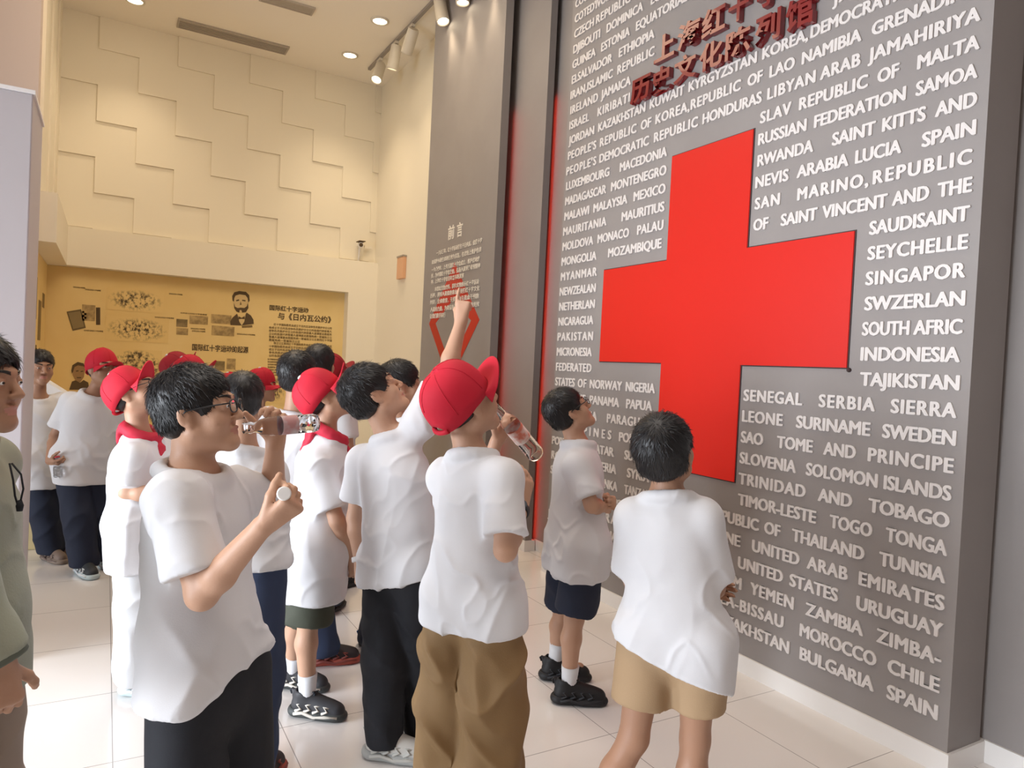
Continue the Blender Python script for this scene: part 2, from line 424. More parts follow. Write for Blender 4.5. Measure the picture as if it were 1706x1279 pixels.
intro = empty('introduction_panel', (XM, 6.2, 0), 'gray panel with a white Chinese introduction text above a red ribbon emblem', 'wall panel')
MB().box(XM, XM + 0.075, 5.455, 7.02, 0.0, CEIL - 0.002).build('panel_body', M_gray, intro)
MB().box(XM + 0.075, XS, 5.62, 6.95, 0.0, CEIL - 0.004).build('panel_core', M_gray, intro)
MB().box(XM - 0.012, XM + 0.10, 5.443, 7.02, 0.0, 0.088).build('skirting', M_base, intro)

def cjk_line(text, X, ya, yb, z, h, name, m, parent, off=0.012, depth=0.004, rise=0.0):
    v, f = glyph_block(text, 1.0, off, depth * 12, 1)
    v[:, 0] *= (ya - yb) / v[:, 0].max(); v[:, 1] *= h / v[:, 1].max()
    v[:, 2] *= depth / np.ptp(v[:, 2])
    q = np.stack([X - depth / 2 - v[:, 2] - parent.location.x, ya - v[:, 0] - parent.location.y, z - h / 2 + v[:, 1] - parent.location.z], 1)
    return link(name, poly_mesh(name, q, f, m), parent)
M_print = mat('white_print', (0.80, 0.76, 0.70), 0.6)
hz = onX(758, 385, XM)[2]
for ch, a, b in (('前', 747, 757.5), ('言', 761.6, 771)):
    cjk_line(ch, XM, along(a, hz), along(b, hz), hz, 0.14, 'heading_character', M_print, intro, 0.02)
LINES = [('一八六三年，红十字运动诞生于日内瓦，会旗十字', 728, 804, 422), ('以保护人的生命和健康为宗旨，在战场上救护伤员', 720.5, 803, 437),
         ('一九〇四年，上海万国红十字会成立，救护战地难', 720, 800, 450), ('民，为中国红十字会之始，弘扬人道博爱奉献精神', 719.5, 801, 460),
         ('神，上海红十字会百年来不断发展', 719, 774, 470), ('本馆以文物史料，图片实物展示红十字运动', 725, 799, 482),
         ('历程，讲述人道救助事业，传播红十字文化', 718, 800, 493), ('知识，生命教育，无偿献血与造血干细胞', 717.5, 799, 504),
         ('人道的力量，为建设和谐社会作出新的贡献', 718, 799, 516), ('让我们携手同行', 717, 743, 527)]
for t, a, b, y in LINES:
    z = onX(a, y, XM)[2]
    cjk_line(t, XM - 0.003, along(a, z), along(b, z), z, 0.050, 'text_row', M_print, intro, 0.016)
M_ribbon = mat('red_ribbon_film', (0.52, 0.028, 0.018), 0.4)
def on_intro(px, py):
    q = onX(px, py, XM); return (XM, q[1], q[2])
ap, lt, rt_, bt = on_intro(757.5, 437), on_intro(715, 539), on_intro(799, 533), on_intro(757, 668)
rb = MB()
def strand(a, b, wd):
    a, b = Vector(a), Vector(b); d = (b - a).normalized(); n = Vector((0, -d.z, d.y)) * wd
    return a, b, n
yl = [lt[1], ap[1], rt_[1]]
c_y = ap[1]
def dpt(y, z): return (XM - 0.0018, y, z)
zt, zm, w = ap[2], (lt[2] + rt_[2]) / 2, 0.165
zb = zm - (zt - zm) * 1.05
hl = lt[1] - c_y; hr = c_y - rt_[1]
rb.prism([dpt(c_y, zt), dpt(c_y + hl, zm), dpt(c_y + hl - w, zm), dpt(c_y, zt - 0.36)], (0.0018, 0, 0))
rb.prism([dpt(c_y, zt), dpt(c_y, zt - 0.36), dpt(c_y - hr + w, zm), dpt(c_y - hr, zm)], (0.0018, 0, 0))
rb.build('ribbon_top', M_ribbon, intro)
rb = MB()
rb.prism([dpt(c_y + hl, zm), dpt(c_y + hl - w, zm), dpt(c_y - 0.34 - w, zb - 0.35), dpt(c_y - 0.34, zb - 0.35)][::-1], (0.0018, 0, 0))
rb.build('ribbon_tail', mat('red_ribbon_tail', (0.46, 0.03, 0.02), 0.4), intro)
rb = MB()
rb.prism([(XM - 0.0032, c_y - hr, zm), (XM - 0.0032, c_y - hr + w, zm), (XM - 0.0032, c_y + 0.34 + w, zb - 0.35), (XM - 0.0032, c_y + 0.34, zb - 0.35)], (0.0012, 0, 0))
rb.build('ribbon_tail', M_ribbon, intro)

# red light strips in the gaps behind the slab edges
M_led = mat('red_light_strip', (0.6, 0.02, 0.02), 0.4, emit=(1.0, 0.03, 0.01), estr=0.6)
for nm, x, y, lab in (('led_strip', XS + 0.064, 5.02, 'thin red light strip glowing behind the near edge of the plain gray slab'),
                      ('led_strip', XM + 0.077, 5.53, 'thin red light strip glowing behind the near edge of the introduction panel')):
    tag(MB().box(x + 0.002, x + 0.010, y, y + 0.012, 0.10, 3.75).build(nm, M_led), lab, 'light', 'red light strips behind the wall slabs')
    L_ = area('red_strip_glow', (x + 0.012, y + 0.004, 1.9), (x + 0.06, y - 0.16, 1.9), 0.02, 3.7, 2.0, (1.0, 0.05, 0.02), 150)
# ================================================================ MURAL IN THE BAY
YM = 9.47
M_mural = mat('mural_print', (0.78, 0.57, 0.235), 0.55, vary=((0.82, 0.62, 0.28), 1.3))
M_ink = mat('brown_ink', (0.10, 0.065, 0.03), 0.7)
M_ink2 = mat('faded_ink', (0.22, 0.145, 0.055), 0.7)
mural = empty('mural', (1.1, YM, 0), 'yellow exhibition mural with old photographs and Chinese text on the far wall', 'mural')
MB().box(-0.72, 2.76, YM, 9.499, 0.0, 2.398).build('mural_sheet', M_mural, mural)
side = empty('mural', (-0.62, 8.5, 0), 'narrow yellow mural on the side wall beside the white partition', 'mural')
MB().box(-0.72, -0.60, 7.4, YM, 0.0, 2.398).build('mural_sheet', M_mural, side)
for (y0, y1, z0, z1) in ((8.0, 8.25, 1.75, 2.15), (8.5, 8.8, 1.55, 1.95), (8.95, 9.2, 1.9, 2.05), (8.3, 8.4, 1.2, 1.5)):
    MB().box(-0.602, -0.596, y0, y1, z0, z1).build('printed_picture', M_ink2, side)

def sepia(name, seed, c0=(0.79, 0.58, 0.24), c1=(0.07, 0.045, 0.02), scale=(14, 14), soft=0.5, dens=0.5):
    """an old group photograph printed into the mural, its edge fading into the sheet"""
    m = bpy.data.materials.new(name); m.use_nodes = True; nt = m.node_tree; b = nt.nodes['Principled BSDF']; b.inputs['Roughness'].default_value = 0.6
    tc = nt.nodes.new('ShaderNodeTexCoord'); mp = nt.nodes.new('ShaderNodeMapping')
    mp.inputs['Location'].default_value = (seed * 3.7, seed, 0); mp.inputs['Scale'].default_value = (scale[0], 1, scale[1])
    nt.links.new(tc.outputs['Object'], mp.inputs[0])
    vo = nt.nodes.new('ShaderNodeTexVoronoi'); vo.inputs['Scale'].default_value = 1.7; nt.links.new(mp.outputs[0], vo.inputs['Vector'])
    no = nt.nodes.new('ShaderNodeTexNoise'); no.inputs['Scale'].default_value = 2.2; no.inputs['Detail'].default_value = 6; no.inputs['Roughness'].default_value = 0.7; nt.links.new(mp.outputs[0], no.inputs['Vector'])
    ad = nt.nodes.new('ShaderNodeMath'); ad.operation = 'MULTIPLY_ADD'; ad.inputs[1].default_value = 0.22; nt.links.new(vo.outputs['Distance'], ad.inputs[0]); nt.links.new(no.outputs[0], ad.inputs[2])
    rg = nt.nodes.new('ShaderNodeMapRange'); rg.inputs[1].default_value = 0.53 + 0.12 * (1 - dens); rg.inputs[2].default_value = 0.72; nt.links.new(ad.outputs[0], rg.inputs[0])
    sp = nt.nodes.new('ShaderNodeVectorMath'); sp.operation = 'LENGTH'; sc_ = nt.nodes.new('ShaderNodeMapping'); sc_.name = 'fade'
    nt.links.new(tc.outputs['Object'], sc_.inputs[0]); nt.links.new(sc_.outputs[0], sp.inputs[0])
    fd = nt.nodes.new('ShaderNodeMapRange'); fd.inputs[1].default_value = 1.0; fd.inputs[2].default_value = soft; nt.links.new(sp.outputs['Value'], fd.inputs[0])
    mu = nt.nodes.new('ShaderNodeMath'); mu.operation = 'MULTIPLY'; nt.links.new(rg.outputs[0], mu.inputs[0]); nt.links.new(fd.outputs[0], mu.inputs[1])
    mx = nt.nodes.new('ShaderNodeMix'); mx.data_type = 'RGBA'; mx.inputs[6].default_value = (*c0, 1); mx.inputs[7].default_value = (*c1, 1)
    nt.links.new(mu.outputs[0], mx.inputs[0]); nt.links.new(mx.outputs[2], b.inputs['Base Color'])
    return m
def mur(px, py): return onY(px, py, YM)
def photo(x0, y0, x1, y1, m, name='printed_photograph'):
    a, c = mur(x0, y0), mur(x1, y1); cx_, cz_ = (a[0] + c[0]) / 2, (a[2] + c[2]) / 2
    w, h = abs(c[0] - a[0]) / 2, abs(a[2] - c[2]) / 2
    o = MB().box(-w, w, -0.004, 0.0, -h, h).build(name, m, None)
    o.parent = mural; o.location = (cx_ - mural.location.x, 0, cz_)
    if 'fade' in m.node_tree.nodes: m.node_tree.nodes['fade'].inputs['Scale'].default_value = (1 / w, 0, 1 / h)
    return o
photo(178, 478, 272, 522, sepia('crowd_print', 1, scale=(15, 12), dens=0.55))
photo(176, 525, 280, 572, sepia('crowd_print', 2, scale=(17, 13), dens=0.6))
photo(185, 580, 268, 640, sepia('crowd_print', 3, scale=(13, 11), dens=0.9, soft=0.8))
photo(436, 625, 476, 672, sepia('ship_print', 4, scale=(25, 9), dens=0.6))
M_ph = mat('dark_photo_print', (0.17, 0.12, 0.05), 0.6, vary=((0.30, 0.22, 0.10), 9))
M_phl = mat('pale_photo_print', (0.52, 0.37, 0.16), 0.6, vary=((0.30, 0.21, 0.09), 14))
for q in ((294, 531, 312, 545, M_ph), (294, 546, 313, 558, M_phl), (316, 525, 346, 541, M_phl), (353, 542, 390, 560, M_phl), (352, 523, 385, 540, M_phl),
          (358, 601, 374, 617, M_ph), (378, 597, 392, 615, M_phl), (137, 507, 158, 535, M_phl)):
    photo(*q)
# tilted printed document
def mur_poly(pts, m, name, th=0.004, lab=None):
    q = [(p[0] - mural.location.x, -th, p[2]) for p in (mur(*t) for t in pts)]
    vs = MB(); vs.prism(q, (0, th, 0))
    o = vs.build(name, m, mural, (0, 0, 0))
    if lab: o['label'] = lab
    return o
mur_poly([(111, 519), (135, 515), (143, 546), (121, 551)], mat('document_print', (0.16, 0.115, 0.05), 0.6), 'printed_document')
mur_poly([(113.5, 521), (133.5, 518), (140, 544), (122, 548)], mat('document_face', (0.27, 0.20, 0.09), 0.6), 'printed_document', 0.006)
# checker strips
ck = MB()
for i in range(9):
    for s in range(2):
        a = mur(160 + 3.4 * ((i + s) % 2) + 1.5 * s * 0, 512 + i * 3.2)
        ck.box(a[0] - mural.location.x, a[0] - mural.location.x + 0.022, -0.004, 0, a[2] - 0.022, a[2])
for i in range(5):
    a = mur(137 + 3.4 * (i % 2), 518 + i * 3.2)
    ck.box(a[0] - mural.location.x, a[0] - mural.location.x + 0.022, -0.004, 0, a[2] - 0.022, a[2])
ck.build('checker_strip', M_ink, mural, (0, 0, 0))

def mural_text(text, px0, px1, py, h, m, name='mural_text', off=0.014, res=2):
    a, c = mur(px0, py), mur(px1, py)
    # rows run level along the wall
    w = c[0] - a[0]
    v, f = glyph_block(text, 1.0, off, 0.05, res)
    v[:, 0] *= w / v[:, 0].max(); v[:, 1] *= h / v[:, 1].max(); v[:, 2] *= 0.003 / np.ptp(v[:, 2])
    q = np.stack([a[0] + v[:, 0] - mural.location.x, -0.002 - v[:, 2], a[2] - h / 2 + v[:, 1]], 1)
    return link(name, poly_mesh(name, q, f, m), mural)
mural_text('国际红十字运动', 449, 514, 512, 0.072, M_ink, 'mural_heading', 0.024)
mural_text('与《日内瓦公约》', 463, 552, 526, 0.092, M_ink, 'mural_heading', 0.024)
mural_text('国际红十字运动的起源', 320, 414, 578, 0.085, M_ink, 'mural_heading', 0.022)
GEN = '红十字国际委员会成立于日内瓦战争伤员救护中立公约各国代表签署人道博爱志愿服务统一普遍独立公正原则'
for i in range(11):
    t = ''.join(GEN[(i * 7 + j) % len(GEN)] for j in range(24 if i not in (5, 9) else 11))
    y0 = 540 + i * 5.2
    mural_text(t, 448 if i not in (0, 6) else 456, 553 if len(t) > 20 else 500, y0, 0.032, M_ink2, 'mural_text', 0.006, 1)
for i in range(7):
    t = ''.join(GEN[(i * 11 + j) % len(GEN)] for j in range(26))
    mural_text(t, 446, 500, 598 + i * 4.4, 0.022, M_ink2, 'mural_text', 0.004, 1)
for (x0, x1, y) in ((122, 142, 478), (142, 168, 482), (301, 345, 521), (258, 290, 528), (282, 304, 489), (140, 172, 550), (318, 342, 547), (395, 425, 556), (320, 342, 551)):
    mural_text('日内瓦公约红十字会章程', x0, x1, y, 0.018, M_ink2, 'mural_caption', 0.004, 1)
# framed portrait print of a bearded man: head, hair, beard, coat, collar
def pp(pts, m, th): return mur_poly([(382 + x * 0.345, 484 + y * 0.345) for x, y in pts], m, 'portrait_print', th)
M_face = mat('portrait_paper', (0.70, 0.52, 0.25), 0.6)
pp([(18, 30), (28, 14), (56, 10), (86, 18), (92, 40), (88, 70), (74, 98), (56, 104), (36, 98), (24, 70)], M_face, 0.004)
pp([(16, 48), (14, 26), (24, 8), (48, 2), (80, 6), (96, 22), (98, 48), (92, 58), (88, 36), (78, 22), (50, 18), (30, 24), (24, 36), (22, 54)], M_ink, 0.006)
pp([(22, 60), (28, 78), (40, 84), (56, 82), (72, 84), (84, 76), (90, 58), (92, 84), (80, 104), (62, 106), (58, 94), (50, 94), (48, 106), (34, 100), (24, 84)], M_ink, 0.006)
pp([(32, 46), (46, 42), (48, 48), (34, 52)], M_ink, 0.006)
pp([(62, 44), (78, 46), (78, 52), (62, 50)], M_ink, 0.006)
pp([(54, 52), (60, 68), (50, 70)], M_ink2, 0.006)
pp([(4, 150), (14, 132), (36, 112), (46, 124), (60, 132), (76, 118), (84, 106), (104, 120), (116, 140), (118, 160), (60, 168), (6, 166)], M_ink, 0.005)
pp([(38, 112), (50, 128), (60, 134), (74, 120), (80, 108), (72, 150), (60, 168), (48, 150)], M_face, 0.007)
pp([(44, 124), (58, 132), (74, 124), (74, 138), (58, 136), (44, 138)], M_ink, 0.009)
pp([(60, 170), (110, 166), (112, 176), (62, 180)], M_ink2, 0.005)
# bust portrait of a man low on the left
def pq(pts, m, th): return mur_poly([(114 + x * 0.3, 604 + y * 0.3) for x, y in pts], m, 'portrait_print', th)
M_tan = mat('portrait_tan', (0.33, 0.20, 0.09), 0.6)
pq([(20, 30), (30, 8), (60, 2), (86, 12), (92, 40), (86, 80), (64, 110), (40, 100), (24, 70)], M_tan, 0.004)
pq([(16, 44), (22, 14), (52, -4), (84, 4), (96, 30), (84, 20), (54, 14), (34, 24), (26, 50), (20, 60)], M_ink, 0.006)
pq([(42, 44), (56, 42), (56, 48), (42, 50)], M_ink, 0.006)
pq([(68, 46), (82, 44), (82, 50), (68, 52)], M_ink, 0.006)
pq([(46, 80), (72, 80), (70, 86), (48, 86)], M_ink, 0.006)
pq([(4, 150), (20, 104), (40, 98), (64, 112), (84, 96), (110, 110), (116, 150)], M_ink, 0.005)

# ---------------------------------------------------------------- white partition, terminal, wall sign, ceiling fittings
part = empty('white_partition', (-1.2, 4.35, 0), 'tall white freestanding partition with a slim top edge at the left of the hall', 'partition')
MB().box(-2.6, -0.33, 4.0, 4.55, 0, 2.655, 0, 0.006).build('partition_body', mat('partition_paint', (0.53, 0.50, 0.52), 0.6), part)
MB().box(-2.61, -0.322, 3.992, 4.558, 2.655, 2.672).build('top_edge', mat('white_edge', (0.85, 0.83, 0.82), 0.4), part)
pl = empty('yellow_plinth', (-0.42, 6.3, 0), 'low glossy pale yellow plinth behind the white partition', 'plinth')
MB().box(-0.75, -0.32, 6.2, 6.7, 0, 0.46, 0, 0.01).build('plinth_body', mat('plinth_gloss', (0.72, 0.60, 0.33), 0.2), pl)
MB().box(-0.77, -0.30, 6.18, 6.72, 0.46, 0.49).build('plinth_top', mat('plinth_top_paint', (0.78, 0.68, 0.42), 0.25), pl)

kp = P(93, 672, 5.9)
kio = empty('information_terminal', (kp[0], kp[1], 0), 'white floor terminal with a tilted dark screen behind the boy in red cap', 'terminal')
kx = Matrix.Rotation(math.radians(-42), 4, 'X') @ Matrix.Rotation(math.radians(0), 4, 'Z')
mb = MB(); mb.box(-0.13, 0.13, -0.09, 0.09, -0.02, 0.02, 0, 0.01)
for v in mb.bm.verts: v.co = Matrix.Rotation(math.radians(35), 4, 'Y') @ (kx @ v.co) + Vector((kp[0], kp[1], 1.10))
mb.build('terminal_head', M_white, kio)
mb = MB(); mb.box(-0.09, 0.11, -0.07, 0.07, 0.0205, 0.0235)
for v in mb.bm.verts: v.co = Matrix.Rotation(math.radians(35), 4, 'Y') @ (kx @ v.co) + Vector((kp[0], kp[1], 1.10))
mb.build('terminal_screen', mat('dark_screen', (0.04, 0.035, 0.03), 0.2), kio)
MB().box(kp[0] - 0.04, kp[0] + 0.04, kp[1] - 0.03, kp[1] + 0.03, 0.0, 1.08, 0, 0.01).build('terminal_post', M_white, kio)

sg = onX(672, 446, XW)
sgn = empty('wall_box', (XW, sg[1], sg[2]), 'small square box with painted-on orange light on the cream wall left of the introduction panel', 'wall box')
MB().box(XW - 0.05, XW, sg[1] - 0.10, sg[1] + 0.10, sg[2] - 0.14, sg[2] + 0.13, 0, 0.006).build('box_body', mat('box_painted_glow', (0.74, 0.42, 0.24), 0.5), sgn)  # the orange light on the box is put into its base colour
MB().box(XW - 0.055, XW, sg[1] - 0.105, sg[1] + 0.105, sg[2] + 0.125, sg[2] + 0.145).build('box_top', mat('box_top_gray', (0.35, 0.30, 0.24), 0.5), sgn)

cc = onY(600, 408, 9.34)
cm = empty('security_camera', tuple(cc), 'small white wall camera with dark lens at the right end of the beam ledge', 'camera')
MB().lathe([(0.018, -0.12), (0.03, -0.09), (0.034, 0.0), (0.030, 0.06), (0.034, 0.075)], tuple(cc), (-0.15, -1, -0.12), 16).build('camera_body', M_white, cm)
MB().lathe([(0.026, 0.074), (0.026, 0.082), (0.008, 0.086)], tuple(cc), (-0.15, -1, -0.12), 16).build('lens', M_ink, cm)
MB().box(cc[0] - 0.045, cc[0] + 0.045, cc[1] - 0.10, cc[1] + 0.05, cc[2] + 0.036, cc[2] + 0.046, 0, 0.004).build('sun_shield', M_ink, cm)
MB().tube([tuple(cc), (cc[0], cc[1] + 0.02, cc[2] - 0.06), (cc[0], cc[1] + 0.05, 2.83)], 0.014).build('bracket', M_white, cm)
MB().box(cc[0] + 0.07, cc[0] + 0.17, cc[1] + 0.02, cc[1] + 0.06, cc[2] - 0.03, cc[2] + 0.01).build('junction_box', M_cream, cm)

M_vent = mat('vent_metal', (0.42, 0.37, 0.31), 0.5)
M_ventd = mat('vent_dark', (0.16, 0.14, 0.12), 0.7)
def vent(pa, pb, wy, lab):
    a, c = onZ(*pa, CEIL), onZ(*pb, CEIL)
    x0, x1 = min(a[0], c[0]), max(a[0], c[0]); y0 = (a[1] + c[1]) / 2
    v = empty('air_vent', ((x0 + x1) / 2, y0, CEIL), lab, 'air vent', 'slot air vents in the ceiling')
    MB().box(x0, x1, y0 - wy / 2, y0 + wy / 2, CEIL - 0.006, CEIL).build('backing', M_ventd, v)
    f = MB()
    f.box(x0 - .02, x1 + .02, y0 - wy / 2 - .02, y0 - wy / 2, CEIL - .02, CEIL).box(x0 - .02, x1 + .02, y0 + wy / 2, y0 + wy / 2 + .02, CEIL - .02, CEIL)
    f.box(x0 - .02, x0, y0 - wy / 2, y0 + wy / 2, CEIL - .02, CEIL).box(x1, x1 + .02, y0 - wy / 2, y0 + wy / 2, CEIL - .02, CEIL)
    f.build('frame', M_vent, v)
    for k in range(5):
        yy = y0 - wy / 2 + wy * (k + 0.5) / 5
        MB().box(x0, x1, yy - .012, yy + .012, CEIL - .016, CEIL - .004).build('slat', M_vent, v)
vent((298, 40), (478, 80), 0.20, 'long slot air vent in the ceiling close to the tiled far wall')
vent((436, -4), (521, 15), 0.14, 'slot air vent cut by the top edge, nearer than the other')

M_lamp = mat('lit_lamp', (1, 0.95, 0.85), 0.5, emit=(1.0, 0.86, 0.62), estr=9)
M_lampmetal = mat('lamp_white_metal', (0.66, 0.60, 0.50), 0.4)
for px, py, lab in ((633, 34, 'round ceiling downlight nearer the track'), (583, 91, 'round ceiling downlight close to the tiled wall'), (225, 0, 'round ceiling downlight at the top left, cut by the frame')):
    a = onZ(px, py, CEIL)
    dl = empty('downlight', (a[0], a[1], CEIL), lab, 'ceiling light', 'recessed downlights')
    MB().lathe([(0.10, 0), (0.10, -0.012), (0.078, -0.016), (0.075, -0.004)], (a[0], a[1], CEIL), (0, 0, 1), 24, cap=False).build('ring', M_lampmetal, dl)
    MB().lathe([(0.001, -0.008), (0.076, -0.008)], (a[0], a[1], CEIL), (0, 0, 1), 24, cap=False).build('diffuser', M_lamp, dl)
    spot('downlight_beam', (a[0], a[1], CEIL - 0.03), (a[0], a[1], 0), 50, WARM, 95, 0.8, 0.07)
t0, t1 = onZ(612, 112, CEIL - 0.02), onZ(760, 5, CEIL - 0.02)
tx = 2.80
track = tag(MB().box(tx - 0.018, tx + 0.018, 4.9, 8.95, CEIL - 0.03, CEIL).build('lighting_track', mat('track_gray', (0.30, 0.27, 0.24), 0.5), None, (tx, 7, CEIL)), 'thin gray lighting track along the ceiling beside the right wall', 'light track')
def track_head(y, aim, lab, box=False, pw=24, px=tx):
    o = Vector((px, y, CEIL - 0.165)); ax = (Vector(aim) - o).normalized()
    r = empty('track_spotlight', (px, y, CEIL - 0.03), lab, 'spotlight', 'spotlights on the ceiling track')
    MB().tube([(px, y, CEIL - 0.032), (px, y, CEIL - 0.165)], 0.014).box(px - .02, px + .02, y - .06, y + .06, CEIL - .06, CEIL - .032).build('stem', M_lampmetal, r)
    MB().lathe([(0.055, -0.10), (0.062, -0.08), (0.066, 0.15), (0.066, 0.17), (0.058, 0.17), (0.055, 0.15)], o, ax, 24, cap=False).lathe([(0.001, -0.10), (0.055, -0.10)], o, ax, 24, cap=False).build('lamp_body', M_lampmetal, r)
    MB().lathe([(0.001, 0.153), (0.057, 0.153)], o, ax, 24, cap=False).build('lens', M_lamp, r)
    p = o + ax * 0.19
    spot('spotlight_beam', p, aim, pw, WARM, 50, 0.7, 0.05)
track_head(8.55, (1.6, 7.2, 1.6), 'bright track spotlight facing the camera near the end of the track', pw=24)
track_head(8.0, (2.6, 8.9, 2.0), 'track spotlight second from the far end, tilted to the bay')
track_head(7.5, (2.75, 9.4, 3.0), 'track spotlight third from the far end, pointing steeply down', pw=22)
track_head(6.7, (2.9, 6.2, 3.6), 'pale track spotlight in front of the gray introduction panel', pw=22)
track_head(6.2, (2.9, 6.0, 2.4), 'track spotlight beside the pale one, its body hiding the wall top', pw=22)
track_head(5.7, (2.9, 5.6, 2.0), 'nearest track spotlight at the top edge, lens seen edge-on', pw=22)
# ================================================================ PEOPLE: smooth solid modelling
def _dot(a, b): return a[0]*b[0] + a[1]*b[1] + a[2]*b[2]

class Vol:
    """a grid of signed distances; shapes are blended in one after another, then meshed"""
    def __init__(s, lo, hi, h):
        s.h = h; s.lo = np.array(lo, float) - 3*h
        n = np.ceil((np.array(hi) + 3*h - s.lo) / h).astype(int) + 1
        s.n = n; s.F = np.full(n, 0.09, np.float32)
        s.ax = [(s.lo[i] + h*np.arange(n[i])).astype(np.float32) for i in range(3)]
    def _sl(s, lo, hi):
        a = np.clip(np.floor((np.array(lo) - s.lo)/s.h).astype(int), 0, s.n)
        b = np.clip(np.ceil((np.array(hi) - s.lo)/s.h).astype(int) + 1, 0, s.n)
        sl = tuple(slice(a[i], b[i]) for i in range(3))
        if any(b[i] <= a[i] for i in range(3)): return None, None
        g = (s.ax[0][sl[0]][:, None, None], s.ax[1][sl[1]][None, :, None], s.ax[2][sl[2]][None, None, :])
        return sl, g
    def put(s, d, sl, k, op):
        A = s.F[sl]
        if op == 'add':
            if k > 0:
                hh = np.maximum(k - np.abs(A - d), 0) / k
                s.F[sl] = np.minimum(A, d) - hh*hh*k*0.25
            else: s.F[sl] = np.minimum(A, d)
        elif op == 'sub':
            d = -d
            if k > 0:
                hh = np.maximum(k - np.abs(A - d), 0) / k
                s.F[sl] = np.maximum(A, d) + hh*hh*k*0.25
            else: s.F[sl] = np.maximum(A, d)
        else: s.F[sl] = np.maximum(A, d)
    def cone(s, a, b, ra, rb, k=0.01, op='add', fw=None, ratio=1.0, cut=None):
        """tapered capsule a-b; fw/ratio flatten it along fw; cut = (point, normal) removes the side the normal points to"""
        a = np.array(a, float); b = np.array(b, float); m = max(ra, rb) + k + 2*s.h
        sl, g = s._sl(np.minimum(a, b) - m, np.maximum(a, b) + m)
        if sl is None: return
        ba = b - a; L = ba @ ba + 1e-9
        p = [g[i] - a[i] for i in range(3)]
        t = np.clip(_dot(p, ba)/L, 0, 1)
        q = [p[i] - t*ba[i] for i in range(3)]
        qq = q[0]*q[0] + q[1]*q[1] + q[2]*q[2]
        if fw is not None:
            f = _dot(q, fw); qq = qq + f*f*(1/ratio**2 - 1)
        d = (np.sqrt(qq) - (ra + (rb - ra)*t))
        if fw is not None: d = d*(0.5 + 0.5*ratio)
        if cut is not None: d = np.maximum(d, (g[0]-cut[0][0])*cut[1][0] + (g[1]-cut[0][1])*cut[1][1] + (g[2]-cut[0][2])*cut[1][2])
        s.put(d.astype(np.float32), sl, k, op)
    def ell(s, c, r, M=None, k=0.01, op='add'):
        """ellipsoid with radii r along the rows of M"""
        c = np.array(c, float); m = max(r) + k + 2*s.h
        sl, g = s._sl(c - m, c + m)
        if sl is None: return
        p = [g[i] - c[i] for i in range(3)]
        if M is None: M = np.eye(3)
        q = [_dot(p, M[i]) for i in range(3)]
        k0 = np.sqrt(sum((q[i]/r[i])**2 for i in range(3))) + 1e-6
        k1 = np.sqrt(sum((q[i]/r[i]**2)**2 for i in range(3))) + 1e-6
        s.put((k0*(k0 - 1)/k1).astype(np.float32), sl, k, op)
    def cut(s, pt, n, sl=None):
        """remove everything on the side of pt that n points to"""
        g = (s.ax[0][:, None, None], s.ax[1][None, :, None], s.ax[2][None, None, :])
        s.F = np.maximum(s.F, ((g[0]-pt[0])*n[0] + (g[1]-pt[1])*n[1] + (g[2]-pt[2])*n[2]).astype(np.float32))
    def mesh(s):
        F = s.F; n = s.n
        S = F < 0
        c = [S[i:n[0]-1+i, j:n[1]-1+j, k:n[2]-1+k] for i in (0, 1) for j in (0, 1) for k in (0, 1)]
        allc = c[0].copy(); anyc = c[0].copy()
        for q in c[1:]: allc &= q; anyc |= q
        act = anyc & ~allc
        I = np.argwhere(act)
        idx = np.full(act.shape, -1, np.int32); idx[tuple(I.T)] = np.arange(len(I))
        vals = np.stack([F[I[:, 0]+i, I[:, 1]+j, I[:, 2]+k] for i in (0, 1) for j in (0, 1) for k in (0, 1)], 1)
        corners = np.array([(i, j, k) for i in (0, 1) for j in (0, 1) for k in (0, 1)], float)
        acc = np.zeros((len(I), 3)); cnt = np.zeros(len(I))
        for a in range(8):
            for b in range(a+1, 8):
                if np.abs(corners[a] - corners[b]).sum() != 1: continue
                va, vb = vals[:, a], vals[:, b]
                cr = (va < 0) != (vb < 0)
                t = np.where(cr, va / np.where(cr, va - vb, 1), 0)
                acc += np.where(cr[:, None], corners[a] + t[:, None]*(corners[b] - corners[a]), 0); cnt += cr
        V_ = s.lo + s.h*(I + acc/cnt[:, None])
        quads = []
        for ax in range(3):
            o = [0, 1, 2]; o.remove(ax); u, v = o
            sl0 = [slice(None)]*3; sl1 = [slice(None)]*3
            sl0[ax] = slice(0, -1); sl1[ax] = slice(1, None)
            e = S[tuple(sl0)] != S[tuple(sl1)]
            E = np.argwhere(e)
            E = E[(E[:, u] > 0) & (E[:, v] > 0) & (E[:, u] < n[u]-1) & (E[:, v] < n[v]-1)]
            q = []
            for du, dv in ((1, 1), (0, 1), (0, 0), (1, 0)):
                w = E.copy(); w[:, u] -= du; w[:, v] -= dv
                q.append(idx[w[:, 0], w[:, 1], w[:, 2]])
            q = np.stack(q, 1)
            ins = S[E[:, 0], E[:, 1], E[:, 2]]
            flip = ins if ax != 1 else ~ins
            q[~flip] = q[~flip][:, ::-1]
            quads.append(q)
        Q = np.concatenate(quads)
        Q = Q[(Q >= 0).all(1)]
        return V_, Q
